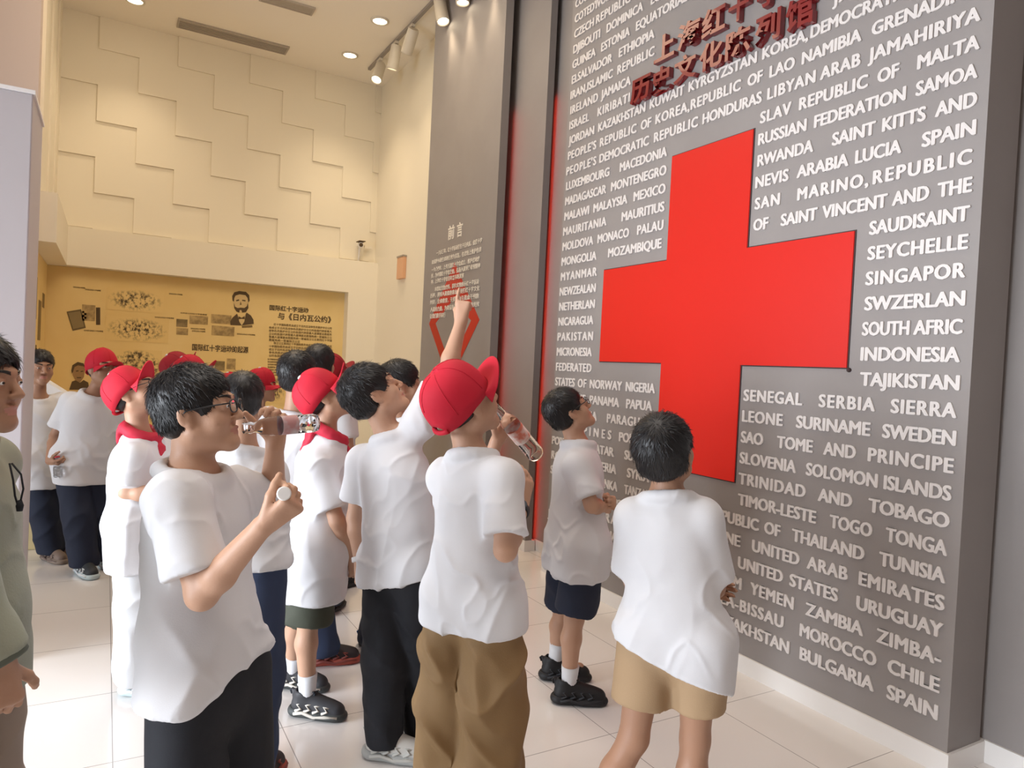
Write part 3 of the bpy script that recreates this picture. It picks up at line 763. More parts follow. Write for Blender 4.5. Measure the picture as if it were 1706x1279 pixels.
    def grad(s, V_):
        p = np.clip(np.round((V_ - s.lo)/s.h).astype(int), 1, s.n - 2)
        g = np.stack([s.F[p[:, 0]+1, p[:, 1], p[:, 2]] - s.F[p[:, 0]-1, p[:, 1], p[:, 2]],
                      s.F[p[:, 0], p[:, 1]+1, p[:, 2]] - s.F[p[:, 0], p[:, 1]-1, p[:, 2]],
                      s.F[p[:, 0], p[:, 1], p[:, 2]+1] - s.F[p[:, 0], p[:, 1], p[:, 2]-1]], 1)
        return g/(np.linalg.norm(g, axis=1, keepdims=True) + 1e-9)

_hash = np.random.RandomState(3).rand(32, 32, 32)
def vnoise(p):
    i = np.floor(p).astype(int); f = p - i; f = f*f*(3 - 2*f); i = i % 32; j = (i + 1) % 32
    g = lambda a, b, c: _hash[a, b, c]
    x0, y0, z0 = i.T; x1, y1, z1 = j.T; fx, fy, fz = f.T
    a = g(x0, y0, z0)*(1-fx) + g(x1, y0, z0)*fx; b = g(x0, y1, z0)*(1-fx) + g(x1, y1, z0)*fx
    c = g(x0, y0, z1)*(1-fx) + g(x1, y0, z1)*fx; d = g(x0, y1, z1)*(1-fx) + g(x1, y1, z1)*fx
    return (a*(1-fy) + b*fy)*(1-fz) + (c*(1-fy) + d*fy)*fz

def nrm(v): v = np.asarray(v, float); return v/(np.linalg.norm(v) + 1e-12)
def smooth_mesh(name, vol, mats, root, disp=None, midx_fn=None, off=None):
    v, q = vol.mesh()
    if disp is not None: v = v + vol.grad(v)*disp(v)[:, None]
    off = np.array(root.location) if off is None else off
    if disp is not None:                # relax the cloth a little
        ed = np.concatenate([q[:, [0, 1]], q[:, [1, 2]], q[:, [2, 3]], q[:, [3, 0]]])
        cn = np.bincount(ed[:, 0], minlength=len(v)) + np.bincount(ed[:, 1], minlength=len(v))
        for _ in range(3):
            acc = np.stack([np.bincount(ed[:, 0], v[ed[:, 1], i], len(v)) + np.bincount(ed[:, 1], v[ed[:, 0], i], len(v)) for i in range(3)], 1)
            v = v*0.4 + 0.6*acc/np.maximum(cn, 1)[:, None]
    mi = midx_fn(v[q].mean(1)) if midx_fn else None
    return raw_mesh(name, v - off, q, mats, mi, True)

# ---------------------------------------------------------------- materials of people
def skin_mat(i, c): return mat('skin_%s' % i, c, 0.48, bump=(220, 0.05), spec=0.4)
SKIN = skin_mat('light', (0.52, 0.305, 0.205))
SKIN_T = skin_mat('tan', (0.40, 0.22, 0.14))
SKIN_P = skin_mat('pale', (0.70, 0.45, 0.33))
LIP = mat('lips', (0.50, 0.23, 0.18), 0.45)
EYEW = mat('eye_white', (0.72, 0.70, 0.68), 0.25)
IRIS = mat('dark_iris', (0.015, 0.010, 0.008), 0.15)
HAIR = mat('black_hair', (0.010, 0.009, 0.010), 0.40)
TEE = mat('white_cotton', (0.69, 0.69, 0.715), 0.85, bump=(420, 0.06))
RED = mat('red_twill', (0.56, 0.008, 0.030), 0.75, bump=(500, 0.08))
SCARF = mat('red_scarf_cloth', (0.55, 0.02, 0.05), 0.7, bump=(300, 0.1))
BLACKP = mat('black_trouser_cloth', (0.010, 0.011, 0.016), 0.8, bump=(300, 0.08))
NAVY = mat('navy_cloth', (0.014, 0.020, 0.042), 0.8, bump=(300, 0.08))
NAVYL = mat('blue_navy_cloth', (0.030, 0.045, 0.095), 0.8, bump=(300, 0.08))
KHAKI = mat('khaki_brown_cloth', (0.24, 0.145, 0.062), 0.75, bump=(260, 0.1))
TAN = mat('tan_short_cloth', (0.40, 0.27, 0.155), 0.8, bump=(260, 0.1))
WHITEP = mat('white_trouser_cloth', (0.64, 0.65, 0.67), 0.85, bump=(260, 0.08))
JACKET = mat('sage_green_jacket', (0.27, 0.28, 0.215), 0.6, bump=(200, 0.1))
SOCK = mat('white_sock', (0.74, 0.75, 0.78), 0.9, bump=(700, 0.15))
GLASS_F = mat('dark_glasses_frame', (0.02, 0.02, 0.022), 0.3)
LENS = mat('clear_lens', (1, 1, 1), 0.02, trans=1.0, ior=1.05)

# ---------------------------------------------------------------- a hand on a wrist
CURLS = {'relaxed': ((18, 28, 18), 25), 'fist': ((72, 88, 55), 60), 'point': ((72, 88, 55), 60), 'hold': ((38, 52, 40), 30), 'pinch': ((50, 60, 30), 35), 'flat': ((4, 8, 6), 10)}
def rot_about(v, ax, ang):
    c, s_ = math.cos(ang), math.sin(ang)
    return v*c + np.cross(ax, v)*s_ + ax*(ax @ v)*(1 - c)
def add_hand(vol, w, d, n, side, pose, sc, fr=1.0):
    """wrist w, fingers along d, palm facing n; side +1 right, -1 left"""
    d = nrm(d); n = nrm(n - d*(n @ d)); t = np.cross(d, n)*side      # towards the thumb
    L = sc
    kp = 0.012
    vol.cone(w, w + d*0.03*L, 0.024*L, 0.022*L, 0.012, fw=n, ratio=0.75)
    for o in (-0.024, -0.008, 0.008, 0.022):
        vol.cone(w + d*0.015*L + t*o*0.6*L, w + d*0.078*L + t*o*L, 0.0135*L, 0.0115*L, kp)
    curl, tc = CURLS[pose]
    lens = (0.066, 0.073, 0.067, 0.053)
    for i, o in enumerate((0.027, 0.009, -0.009, -0.026)):
        cu = (6, 10, 6) if (pose == 'point' and i == 0) else curl
        p = w + d*(0.080 - 0.004*abs(i - 1.2))*L + t*o*L
        dd = nrm(d + t*o*2.0)
        ln = lens[i]*L; r0 = (0.0088, 0.009, 0.0086, 0.0075)[i]*L*fr
        ang = 0
        for j, fracL in enumerate((0.45, 0.31, 0.24)):
            ang += math.radians(cu[j]*(1 + 0.06*i))
            v = rot_about(dd, np.cross(dd, n)/np.linalg.norm(np.cross(dd, n)), ang)
            p2 = p + v*ln*fracL
            vol.cone(p, p2, r0*(1 - 0.09*j), r0*(1 - 0.09*(j + 1)), 0.004)
            p = p2
    # thumb
    p = w + d*0.022*L + t*0.022*L + n*0.006*L
    td = nrm(d*0.72 + t*0.75 + n*0.25)
    if pose in ('fist', 'point', 'pinch'): td = nrm(d*0.85 + t*0.42 + n*0.5)
    for j, (fl, a) in enumerate(((0.040, 0), (0.030, tc*0.6), (0.024, tc*0.5))):
        ax_ = np.cross(td, nrm(-t*0.7 + n*0.7)); ax_ = nrm(ax_)
        td = rot_about(td, ax_, math.radians(a))
        p2 = p + td*fl*L
        vol.cone(p, p2, (0.0125 - 0.0015*j)*L, (0.011 - 0.0015*j)*L, 0.006)
        p = p2

# ---------------------------------------------------------------- a head
def add_head(vol, c, M, s):
    """c centre between the ears, rows of M: right, forward, up"""
    def w(x, y, z): return c + s*(M[0]*x + M[1]*y + M[2]*z)
    E = lambda p, r, k, op='add', MM=None: vol.ell(w(*p), [q*s for q in r], M if MM is None else MM, k*s, op)
    K = lambda a, b, ra, rb, k, op='add': vol.cone(w(*a), w(*b), ra*s, rb*s, k*s, op)
    E((0, -0.012, 0.034), (0.074, 0.091, 0.080), 0.01)
    E((0, 0.024, -0.030), (0.060, 0.062, 0.080), 0.03)
    for q in (-1, 1):
        K((q*0.050, 0.000, -0.055), (q*0.012, 0.070, -0.092), 0.024, 0.018, 0.03)
        E((q*0.036, 0.056, -0.034), (0.030, 0.028, 0.030), 0.02)
        K((q*0.012, 0.084, 0.026), (q*0.046, 0.066, 0.022), 0.012, 0.012, 0.02)
    E((0, 0.076, -0.096), (0.020, 0.016, 0.015), 0.02)
    for q in (-1, 1):
        E((q*0.033, 0.096, 0.006), (0.019, 0.012, 0.010), 0.014, 'sub')
        E((q*0.033, 0.078, 0.004), (0.017, 0.013, 0.011), 0.004)
        E((q*0.033, 0.0795, 0.0095), (0.018, 0.0125, 0.005), 0.003)
    K((0, 0.087, 0.010), (0, 0.108, -0.026), 0.0085, 0.0115, 0.012)
    for q in (-1, 1): E((q*0.012, 0.097, -0.031), (0.0085, 0.010, 0.0075), 0.006)
    E((0, 0.087, -0.056), (0.024, 0.013, 0.0065), 0.007)
    E((0, 0.084, -0.069), (0.020, 0.013, 0.0075), 0.007)
    E((0, 0.099, -0.0625), (0.024, 0.010, 0.0016), 0.003, 'sub')
    for q in (-1, 1):
        a = nrm(M[0]*q*0.45 - M[1]*0.9); Me = np.stack([np.cross(a, M[2]), a, M[2]])
        E((q*0.076, -0.008, -0.006), (0.008, 0.020, 0.031), 0.006, 'add', np.stack([nrm(M[0]*q*0.9 + M[1]*0.42), nrm(-M[1]*0.9 + M[0]*q*0.42), M[2]]))
        E((q*0.086, 0.000, -0.006), (0.006, 0.010, 0.017), 0.004, 'sub')
        E((q*0.074, 0.000, -0.032), (0.008, 0.009, 0.010), 0.006)

def head_parts(c, M, s, off, rx):
    """eyeballs and brows that belong to the body mesh: returns verts, faces, material index"""
    vs, fs, mi = [], [], []
    n = 0
    for q in (-1, 1):
        ce = np.array([q*0.033, 0.0785, 0.0035])
        rings, seg = 6, 12
        base = n
        for i in range(rings):
            th = 1.25*i/(rings - 1)
            for k in range(seg):
                ph = 2*math.pi*k/seg
                x, z, y = 0.0122*math.sin(th)*math.cos(ph), 0.0068*math.sin(th)*math.sin(ph), 0.0150*math.cos(th)
                vs.append(ce + np.array([x, y, z])); n += 1
        for i in range(rings - 1):
            for k in range(seg):
                fs.append((base+i*seg+k, base+i*seg+(k+1) % seg, base+(i+1)*seg+(k+1) % seg, base+(i+1)*seg+k)); mi.append(3 if i < 2 else 2)
        # brow
        base = n
        for k in range(7):
            t = k/6; x = q*(0.013 + 0.037*t); z = 0.026 + 0.006*math.sin(t*2.2); y = 0.0975 - 0.020*t*t - 0.002
            hh = 0.0045*(1 - 0.6*t)
            for dz, dy in ((-hh, 0.001), (hh, 0.001), (hh, -0.008), (-hh, -0.008)): vs.append(np.array([x, y + dy, z + dz])); n += 1
        for k in range(6):
            for e in range(4): fs.append((base+k*4+e, base+k*4+(e+1) % 4, base+(k+1)*4+(e+1) % 4, base+(k+1)*4+e)); mi.append(3)
    vs = np.array(vs)
    return c + s*(vs @ M) - off, np.array(fs), mi

def hair_obj(c, M, s, h, root, seed, thick=0.014, spikes=500, spike=0.016, flat=0.0, nape=0.0, top=0.0, side=0.0, rim=None):
    def w(x, y, z): return c + s*(M[0]*x + M[1]*y + M[2]*z)
    r = 0.135*s
    vol = Vol(c - r, c + r, h)
    t = thick
    vol.ell(w(0, -0.014, 0.038 + top*0.5), [(0.074 + t + side)*s, (0.091 + t)*s, (0.080 + t + top)*s], M, 0)
    vol.ell(w(0, -0.030, -0.018), [(0.066 + t*0.7)*s, (0.066 + t*0.8)*s, 0.055*s], M, 0.02*s)
    # keep what lies above the hairline; free the face and the ears
    vol.ell(w(0, 0.10, -0.045), [0.075*s, 0.075*s, 0.098*s], M, 0.012*s, 'sub')
    for q in (-1, 1):
        vol.ell(w(q*0.092, 0.010, -0.022), [0.034*s, 0.034*s, 0.036*s], M, 0.008*s, 'sub')
        vol.cone(w(q*0.08, 0.055, -0.05), w(q*0.085, -0.02, -0.075), 0.034*s, 0.034*s, 0.008*s, 'sub')
    vol.cut(w(0, -0.06, -0.062 - nape), nrm(-M[2] + M[1]*0.55))
    if rim is not None:                 # under a cap only the hair below its rim shows
        U = nrm(M[2]*math.cos(math.radians(rim)) - M[1]*math.sin(math.radians(rim)))
        vol.cut(c + U*0.016*s, U)
    rs = np.random.RandomState(seed)
    sd = rs.rand(3)*20
    v, q = vol.mesh()
    g = vol.grad(v)
    loc = (v - c) @ M.T / s
    amp = 0.0022*s
    up = np.clip(loc[:, 2]*12, 0, 1)
    v = v + g*((vnoise(np.stack([loc[:, 0]*95, loc[:, 1]*42, loc[:, 2]*60], 1) + sd) - 0.5)*amp*(0.5 + up))[:, None]
    F4 = q; mi = np.zeros(len(q), int)
    # fine strands that follow the growth from the whorl, lifting on top
    if spikes:
        N = int(spikes*2.6)
        pick = rs.choice(np.where(g @ M[2] > -0.5)[0], N)
        P0 = v[pick]; G = g[pick]
        L0 = (P0 - c) @ M.T / s
        T = (L0 - np.array([0.012, -0.055, 0.125])) @ M
        T = T - G*(T*G).sum(1, keepdims=True); T /= np.linalg.norm(T, axis=1, keepdims=True) + 1e-6
        topw = np.clip(L0[:, 2]*14 - 0.6, 0, 1)[:, None]
        T = T + rs.randn(N, 3)*0.22; D1 = T + G*(0.10 + 0.25*topw*rs.rand(N, 1)); D1 /= np.linalg.norm(D1, axis=1, keepdims=True)
        D2 = T + G*(-0.14 + (spike/0.010)*0.24*topw*rs.rand(N, 1)); D2 /= np.linalg.norm(D2, axis=1, keepdims=True)
        Ls = s*(0.012 + 0.012*rs.rand(N, 1))
        W_ = np.cross(G, T); W_ /= np.linalg.norm(W_, axis=1, keepdims=True)
        wd = 0.0011*s
        p0 = P0 - G*0.001*s; p1 = p0 + D1*Ls*0.55; p2 = p1 + D2*Ls*0.6
        rows = []
        for p, k in ((p0, 1.0), (p1, 0.9), (p2, 0.15)):
            rows += [p + W_*wd*k, p + G*wd*k*0.9, p - W_*wd*k]
        nv = len(v); i = np.arange(N); add = []
        for r in (0, 1):
            for k in (0, 1):
                a1, a2 = nv + (3*r + k)*N + i, nv + (3*r + k + 1)*N + i
                add.append(np.stack([a1, a2, a2 + 3*N, a1 + 3*N], 1))
        v = np.concatenate([v] + rows)
        F4 = np.concatenate([q] + add)
    me = raw_mesh('hair', v - np.array(root.location), F4, [HAIR], None, True)
    return link('hair', me, root)

def cap_obj(c, M, s, root, m=None, tilt=12, brim_up=0, button=True, seed=0, back_gap=True, bl=0.078, name='red_cap', mb_=None):
    """baseball cap: crown, brim, top button and back strap"""
    m = m or RED
    # cap frame tilts back on the head
    a = math.radians(tilt)
    F = nrm(M[1]*math.cos(a) + M[2]*math.sin(a)); U = nrm(M[2]*math.cos(a) - M[1]*math.sin(a)); X = M[0]
    def w(x, y, z): return c + s*(X*x + F*y + U*z)
    off = np.array(root.location)
    seg, rings = 40, 12
    vs, fs = [], []
    for i in range(rings + 1):
        th = (math.pi/2)*i/rings
        for k in range(seg):
            ph = 2*math.pi*k/seg
            sx = math.sin(th)**0.85
            front = max(0, math.sin(ph))
            x = 0.0905*sx*math.cos(ph); y = -0.014 + 0.110*sx*math.sin(ph)
            z = 0.0 + (0.131 + 0.008*front)*math.cos(th)**0.75
            if i == rings: z = -0.004 - 0.014*max(0, -math.sin(ph))
            if i == rings and back_gap and math.sin(ph) < -0.90: z += 0.034*math.sqrt(max(0, (-math.sin(ph) - 0.90)/0.10))
            rr = 1 - 0.012*(1 if abs(((ph + 0.0)/(math.pi/3)) % 1 - 0.0) < 0.01 else 0)
            vs.append(w(x*rr, y*rr, z))
    for i in range(rings):
        for k in range(seg):
            fs.append((i*seg + k, (i+1)*seg + k, (i+1)*seg + (k+1) % seg, i*seg + (k+1) % seg))
    me = raw_mesh('cap_crown', np.array(vs) - off, fs, [m], None, True)
    crown = link(name, me, root)
    so = crown.modifiers.new('cloth', 'SOLIDIFY'); so.thickness = 0.004*s; so.offset = -1
    sm = MB()
    for k in range(6):
        ph = math.pi/2 + math.pi/6 + k*math.pi/3 - math.pi/6
        pts = []
        for t in np.linspace(0.12, 1.5, 9):
            sx = math.sin(t)**0.85
            pts.append(tuple(w(0.0905*sx*math.cos(ph)*1.004, -0.014 + 0.110*sx*math.sin(ph)*1.004, 0.0005 + (0.131 + 0.008*max(0, math.sin(ph)))*math.cos(t)**0.75)))
        if back_gap and math.sin(ph) < -0.9: pts = pts[:-2]
        sm.tube(pts, 0.0013*s, 5)
    sm_ = sm.build('seams', m, crown, tuple(off)); sm_.location = (0, 0, 0)
    # brim
    vs, fs = [], []; nu, nv_ = 22, 8
    b = math.radians(brim_up)
    for j in range(nv_ + 1):
        v = j/nv_
        for i in range(nu + 1):
            u = -1 + 2*i/nu; ph = math.pi/2 - u*1.08
            ex = 0.0895*math.cos(ph); ey = -0.014 + 0.108*math.sin(ph)
            ln = bl*v*(math.cos(u*1.35)**0.55 if abs(u) < 1 else 0.0)
            x = ex*(1 + 0.04*v); y0 = ey; 
            curve = -0.030*u*u*(0.6 + 0.6*v)
            y = y0 + ln*math.cos(b); z = 0.002 + ln*math.sin(b) + curve*min(1, v*1.6) 
            vs.append(w(x, y, z))
    for j in range(nv_):
        for i in range(nu):
            fs.append((j*(nu+1)+i, j*(nu+1)+i+1, (j+1)*(nu+1)+i+1, (j+1)*(nu+1)+i))
    br = link('brim', raw_mesh('brim', np.array(vs) - off, fs, [mb_ or m], None, True), crown)
    so = br.modifiers.new('board', 'SOLIDIFY'); so.thickness = 0.0045*s; so.offset = 0
    if button:
        MB().lathe([(0.001, 0.006), (0.007, 0.005), (0.011, 0.001), (0.011, -0.003)], tuple(w(0, -0.014, 0.134)), tuple(U), 12).build('top_button', mat('button_white', (0.75, 0.72, 0.70), 0.5), crown, tuple(off)).location = (0, 0, 0)
    pts = [tuple(w(0.0905*math.cos(math.pi*1.5 + t), -0.014 + 0.109*math.sin(math.pi*1.5 + t), -0.010)) for t in np.linspace(-0.5, 0.5, 9)]
    if back_gap:
        o = MB().tube(pts, 0.008*s, 8).build('back_strap', m, crown, tuple(off)); o.location = (0, 0, 0)
    return crown
SHOES = {}
def shoe_parts(style):
    """upper, sole, accents and laces of a left-right neutral trainer, heel near the origin, toe along +y"""
    if style in SHOES: return SHOES[style]
    up, so, ac, lc = style
    h = 0.004
    v = Vol((-0.07, -0.09, -0.01), (0.07, 0.21, 0.14), h)
    z = np.array([0, 0, 1.0])
    v.cone((0, -0.030, 0.048), (0, 0.135, 0.034), 0.037, 0.038, 0.01)
    v.cone((0, -0.022, 0.055), (0, -0.018, 0.092), 0.037, 0.040, 0.02)
    v.cone((0, 0.010, 0.078), (0, 0.105, 0.045), 0.034, 0.034, 0.02)
    v.cone((0, -0.058, 0.085), (0, -0.066, 0.106), 0.010, 0.008, 0.012)
    v.cone((0, -0.018, 0.085), (0, -0.012, 0.16), 0.031, 0.034, 0.004, 'sub')
    v.cut((0, 0, 0.022), -z)
    a, q = v.mesh(); upper = raw_mesh('upper', a, q, [up], None, True)
    v = Vol((-0.07, -0.10, -0.01), (0.07, 0.22, 0.07), h)
    v.cone((0, -0.034, 0.020), (0, 0.140, 0.017), 0.046, 0.045, 0.01, fw=z, ratio=0.55)
    v.cone((0.006, 0.07, 0.018), (0.004, 0.12, 0.018), 0.047, 0.046, 0.01, fw=z, ratio=0.5)
    v.cone((0, -0.040, 0.024), (0, -0.02, 0.03), 0.042, 0.040, 0.01, fw=z, ratio=0.7)
    v.cut((0, 0, 0.002), -z); v.cut((0, 0, 0.040), z)
    a, q = v.mesh(); sole = raw_mesh('sole', a, q, [so], None, True)
    mb = MB()
    for sd in (-1, 1):
        for k in range(4):
            y0 = -0.035 + 0.040*k
            mb.tube([(sd*0.041, y0, 0.034), (sd*0.0405, y0 + 0.026, 0.045), (sd*0.038, y0 + 0.008, 0.060), (sd*0.030, y0 + 0.034, 0.072 - 0.006*k)], 0.0062, 6)
        mb.tube([(sd*0.044, -0.04, 0.022), (sd*0.0475, 0.0, 0.032), (sd*0.0475, 0.05, 0.018), (sd*0.048, 0.10, 0.024), (sd*0.038, 0.155, 0.022)], 0.007, 6)
    me = bpy.data.meshes.new('side_stripes'); mb.bm.to_mesh(me); mb.bm.free(); me.materials.append(ac)
    mb = MB()
    for k in range(5):
        y = 0.040 + 0.017*k; zz = 0.106 - 0.0135*k + (0.003 if k == 0 else 0)
        mb.tube([(-0.022, y, zz - 0.008), (0, y + 0.004, zz), (0.022, y, zz - 0.008)], 0.004, 6)
    mb.tube([(0.0, 0.040, 0.106), (0.018, 0.028, 0.116), (0.022, 0.044, 0.108), (0, 0.040, 0.106)], 0.0032, 6)
    mb.tube([(0, -0.070, 0.088), (0, -0.078, 0.104), (0, -0.066, 0.112)], 0.005, 6)
    ml = bpy.data.meshes.new('laces'); mb.bm.to_mesh(ml); mb.bm.free(); ml.materials.append(lc)
    SHOES[style] = (upper, sole, me, ml)
    return SHOES[style]

def put_shoe(root, an, toe, style, s=1.0):
    upper, sole, me, ml = shoe_parts(style)
    t = nrm(np.array([toe[0], toe[1], 0])); x = np.cross(t, ZH)
    base = np.array([an[0], an[1], 0.0]) - np.array(root.location)
    mw = Matrix(((x[0]*s, t[0]*s, 0, base[0]), (x[1]*s, t[1]*s, 0, base[1]), (0, 0, s, 0.0), (0, 0, 0, 1)))
    o = link('shoe', upper, root); o.matrix_local = mw
    for nm, m in (('sole', sole), ('side_stripes', me), ('laces', ml)): link(nm, m, o)
    return o

def J(spec, d):
    return P(spec[0], spec[1], d + (spec[2] if len(spec) > 2 else 0))

def person(name_label, d, hd, fd, nk, pv, bf, hu=(0, 1, 0), s=1.0, hs=None, R=None, L=None, hR=None, hL=None, legR=None, legL=None, toe=None, toeL=None, toeR=None,
           top=TEE, skin=SKIN, tw=0.158, hw=0.168, ratio=0.70, hem=None, hemcuts=(), sleeve=0.78, slr=0.072, bottom=('pants', BLACKP, 0.085, 0.068), bhem=None, hair=True, hairkw=None, cap=None, glasses=False,
           scarf=False, shoes=None, socks=None, h=None, foldamp=0.017, seed=1, long_sleeve=False, neckw=0.046, fit=1.0, shoulder=0.062, extra=None, hairmat=None, handfr=1.0, bulge=0.0, collar_drop=0.0, pfold=0.009):
    h = h or (0.0040 + 0.0006*d)
    c = J(hd, d); nkp = J(nk, d); pvp = J(pv, d)
    f = V(*bf); up = ZH; rt = nrm(np.cross(f, up)); f = np.cross(up, rt)
    hs = hs or s*0.985
    Fh = V(*fd); Uh = V(*hu); Xh = nrm(np.cross(Fh, Uh)); Uh = np.cross(Xh, Fh); M = np.stack([Xh, Fh, Uh])
    root = empty('person', (pvp[0], pvp[1], 0.0), name_label, 'person')
    off = np.array(root.location)
    ax = nrm(nkp - pvp)
    rts = nrm(rt - ax*(rt @ ax)); fws = np.cross(ax, rts)
    fws = -fws if fws @ f < 0 else fws
    def sh_default(q): return nkp + rts*q*0.148*s - ax*0.045*s
    def arm(spec, q):
        S_ = J(spec[0], d) if spec and spec[0] else sh_default(q)
        E_ = J(spec[1], d) if spec and spec[1] else S_ + rts*q*0.035*s - ZH*0.245*s - f*0.005
        W_ = J(spec[2], d) if spec and spec[2] else E_ + f*0.055*s - ZH*0.205*s
        return S_, E_, W_
    aR, aL = arm(R, 1), arm(L, -1)
    def leg(spec, q, tdir):
        H_ = pvp + rts*q*0.078*s - ax*0.02*s
        A_ = J(spec[1], d) if spec and spec[1] else np.array([H_[0] + rt[0]*q*0.012, H_[1] + rt[1]*q*0.012, 0.075*s])
        A_[2] = max(A_[2], 0.07*s)
        K_ = J(spec[0], d) if spec and spec[0] else (H_*0.47 + A_*0.53) + f*0.022*s
        return H_, K_, A_
    lR, lL = leg(legR, 1, None), leg(legL, -1, None)
    toe = V(*toe) if toe else f
    tR = V(*toeR) if toeR else toe; tL = V(*toeL) if toeL else toe
    if DEBUG:
        ln = lambda a, b: round(float(np.linalg.norm(a - b)), 3)
        print('FIG', name_label[:40], 'head z', c.round(3), 'nk', nkp.round(2), 'pv', pvp.round(2), 'armR', ln(aR[0], aR[1]), ln(aR[1], aR[2]), 'armL', ln(aL[0], aL[1]), ln(aL[1], aL[2]),
              'neck-head', ln(nkp, c), 'spine', ln(nkp, pvp), 'legR', ln(lR[0], lR[1]), ln(lR[1], lR[2]), 'legL', ln(lL[0], lL[1]), ln(lL[1], lL[2]), 'shw', ln(aR[0], aL[0]))
    # ---------------- body
    pts = np.array([c, nkp, pvp, *aR, *aL, *lR, *lL])
    ex = 0.15
    lo, hi = pts.min(0) - ex, pts.max(0) + ex; lo[2] = 0.0; hi[2] = max(hi[2], c[2] + 0.17)
    hb = h
    vol = Vol(lo, hi, hb)
    vol.cone(pvp, pvp + ax*0.16*s, 0.105*s, 0.100*s, 0.03, fw=fws, ratio=0.72)
    vol.cone(pvp + ax*0.16*s, nkp - ax*0.13*s, 0.100*s, 0.118*s, 0.03, fw=fws, ratio=0.68)
    for q, A in ((1, aR), (-1, aL)):
        vol.cone(nkp - ax*0.02*s, A[0], 0.040*s, 0.038*s, 0.04)
        vol.cone(A[0], A[1], 0.040*s*fit, 0.033*s*fit, 0.02)
        e = A[1] + (A[2] - A[1])*0.3
        vol.cone(A[1], e, 0.033*s*fit, 0.0345*s*fit, 0.015); vol.cone(e, A[2], 0.0345*s*fit, 0.023*s*fit, 0.015)
    add = [(aR, hR, 1), (aL, hL, -1)]
    for A, hh, q in add:
        fa = nrm(A[2] - A[1])
        if hh is None: hh = (None, None, 'relaxed')
        dd = V(*hh[0]) if hh[0] else fa
        nn = V(*hh[1]) if hh[1] else nrm(-rts*q + f*0.25)
        add_hand(vol, A[2] + dd*0.008, dd, nn, q, hh[2], s*0.94, handfr)
    for q, G in ((1, lR), (-1, lL)):
        vol.cone(G[0], G[1], 0.066*s*fit, 0.046*s*fit, 0.03)
        cf = G[1] + (G[2] - G[1])*0.32 - f*0.008*s
        vol.cone(G[1], cf, 0.044*s*fit, 0.047*s*fit, 0.02); vol.cone(cf, G[2], 0.047*s*fit, 0.030*s*fit, 0.02)
        tt = tR if q > 0 else tL
        vol.cone(G[2] - ZH*0.035*s, G[2] + tt*0.125*s - ZH*0.045*s, 0.026*s, 0.021*s, 0.015)
    vol.cone(nkp - ax*0.03*s, c - M[2]*0.055*hs - M[1]*0.022*hs, neckw*1.08*s, neckw*s, 0.025)
    add_head(vol, c, M, hs)
    v, q4 = vol.mesh()
    ctr = v[q4].mean(1); loc = (ctr - c) @ M.T / hs
    mi = np.zeros(len(q4), int)
    lips = (np.abs(loc[:, 0]) < 0.023) & (loc[:, 1] > 0.078) & (loc[:, 2] < -0.0515) & (loc[:, 2] > -0.0745) & (np.abs(loc[:, 0]) < 0.024 - 0.7*np.abs(loc[:, 2] + 0.0625))
    mi[lips] = 1
    ve, fe, me_ = head_parts(c, M, hs, 0, None)
    fe = fe + len(v); v = np.concatenate([v, ve]); q4 = np.concatenate([q4, fe]); mi = np.concatenate([mi, me_])
    link('body', raw_mesh('body', v - off, q4, [skin, LIP, EYEW, IRIS], mi, True), root)
    kind, bm, r0, r1 = bottom
    def legwear(vp, grow):
        vp.cone(pvp + ax*0.10*s, pvp - ax*0.03*s, 0.118*s + grow, 0.130*s + grow, 0.02, fw=fws, ratio=0.72)
        for q, G in ((1, lR), (-1, lL)):
            if kind == 'shorts':
                kd = nrm(G[1] - G[0]); LL = np.linalg.norm(G[1] - G[0])
                ep = G[0] + kd*LL*(bhem or 0.8)
                vp.cone(G[0] + rts*q*0.008, ep + kd*0.05, r0*s + grow, r1*s + grow, 0.03, cut=(ep, kd))
            else:
                vp.cone(G[0] + rts*q*0.006, G[1], r0*s + grow, (r0*0.45 + r1*0.55)*s + grow, 0.03)
                e = G[2] + (G[1] - G[2])*0.02; ee = np.array([G[2][0], G[2][1], 0.055])
                vp.cone(G[1], e, (r0*0.45 + r1*0.55)*s + grow, r1*s + grow, 0.03, cut=(ee, -ZH))
    # ---------------- shirt
    hemc = J(hem, d) if hem else pvp - ax*0.03*s
    sp = np.array([nkp, hemc, aR[0], aR[1], aL[0], aL[1]] + ([aR[2], aL[2]] if long_sleeve else []))
    lo, hi = sp.min(0) - 0.24, sp.max(0) + 0.24
    vs = Vol(lo, hi, h)
    top_c = nkp - ax*0.155*s
    dn = nrm(hemc - top_c)
    mid = top_c*0.5 + hemc*0.5 - f*0.0
    fw2 = nrm(f - dn*(f @ dn))
    vs.cone(top_c, mid, tw*s, (tw*0.45 + hw*0.55)*s, 0.04, fw=fw2, ratio=ratio)
    vs.cone(mid, hemc + dn*0.10, (tw*0.45 + hw*0.55)*s, hw*s, 0.04, fw=fw2, ratio=ratio)
    if bulge: vs.ell(mid + f*0.05*s, [0.12*s, 0.11*s, 0.14*s], np.stack([rts, fws, ax]), 0.06)
    legwear(vs, 0.016)
    hn = nrm(dn)
    vs.cut(hemc, hn)
    for (pc, pn) in hemcuts: vs.cut(J(pc, d), V(*pn))
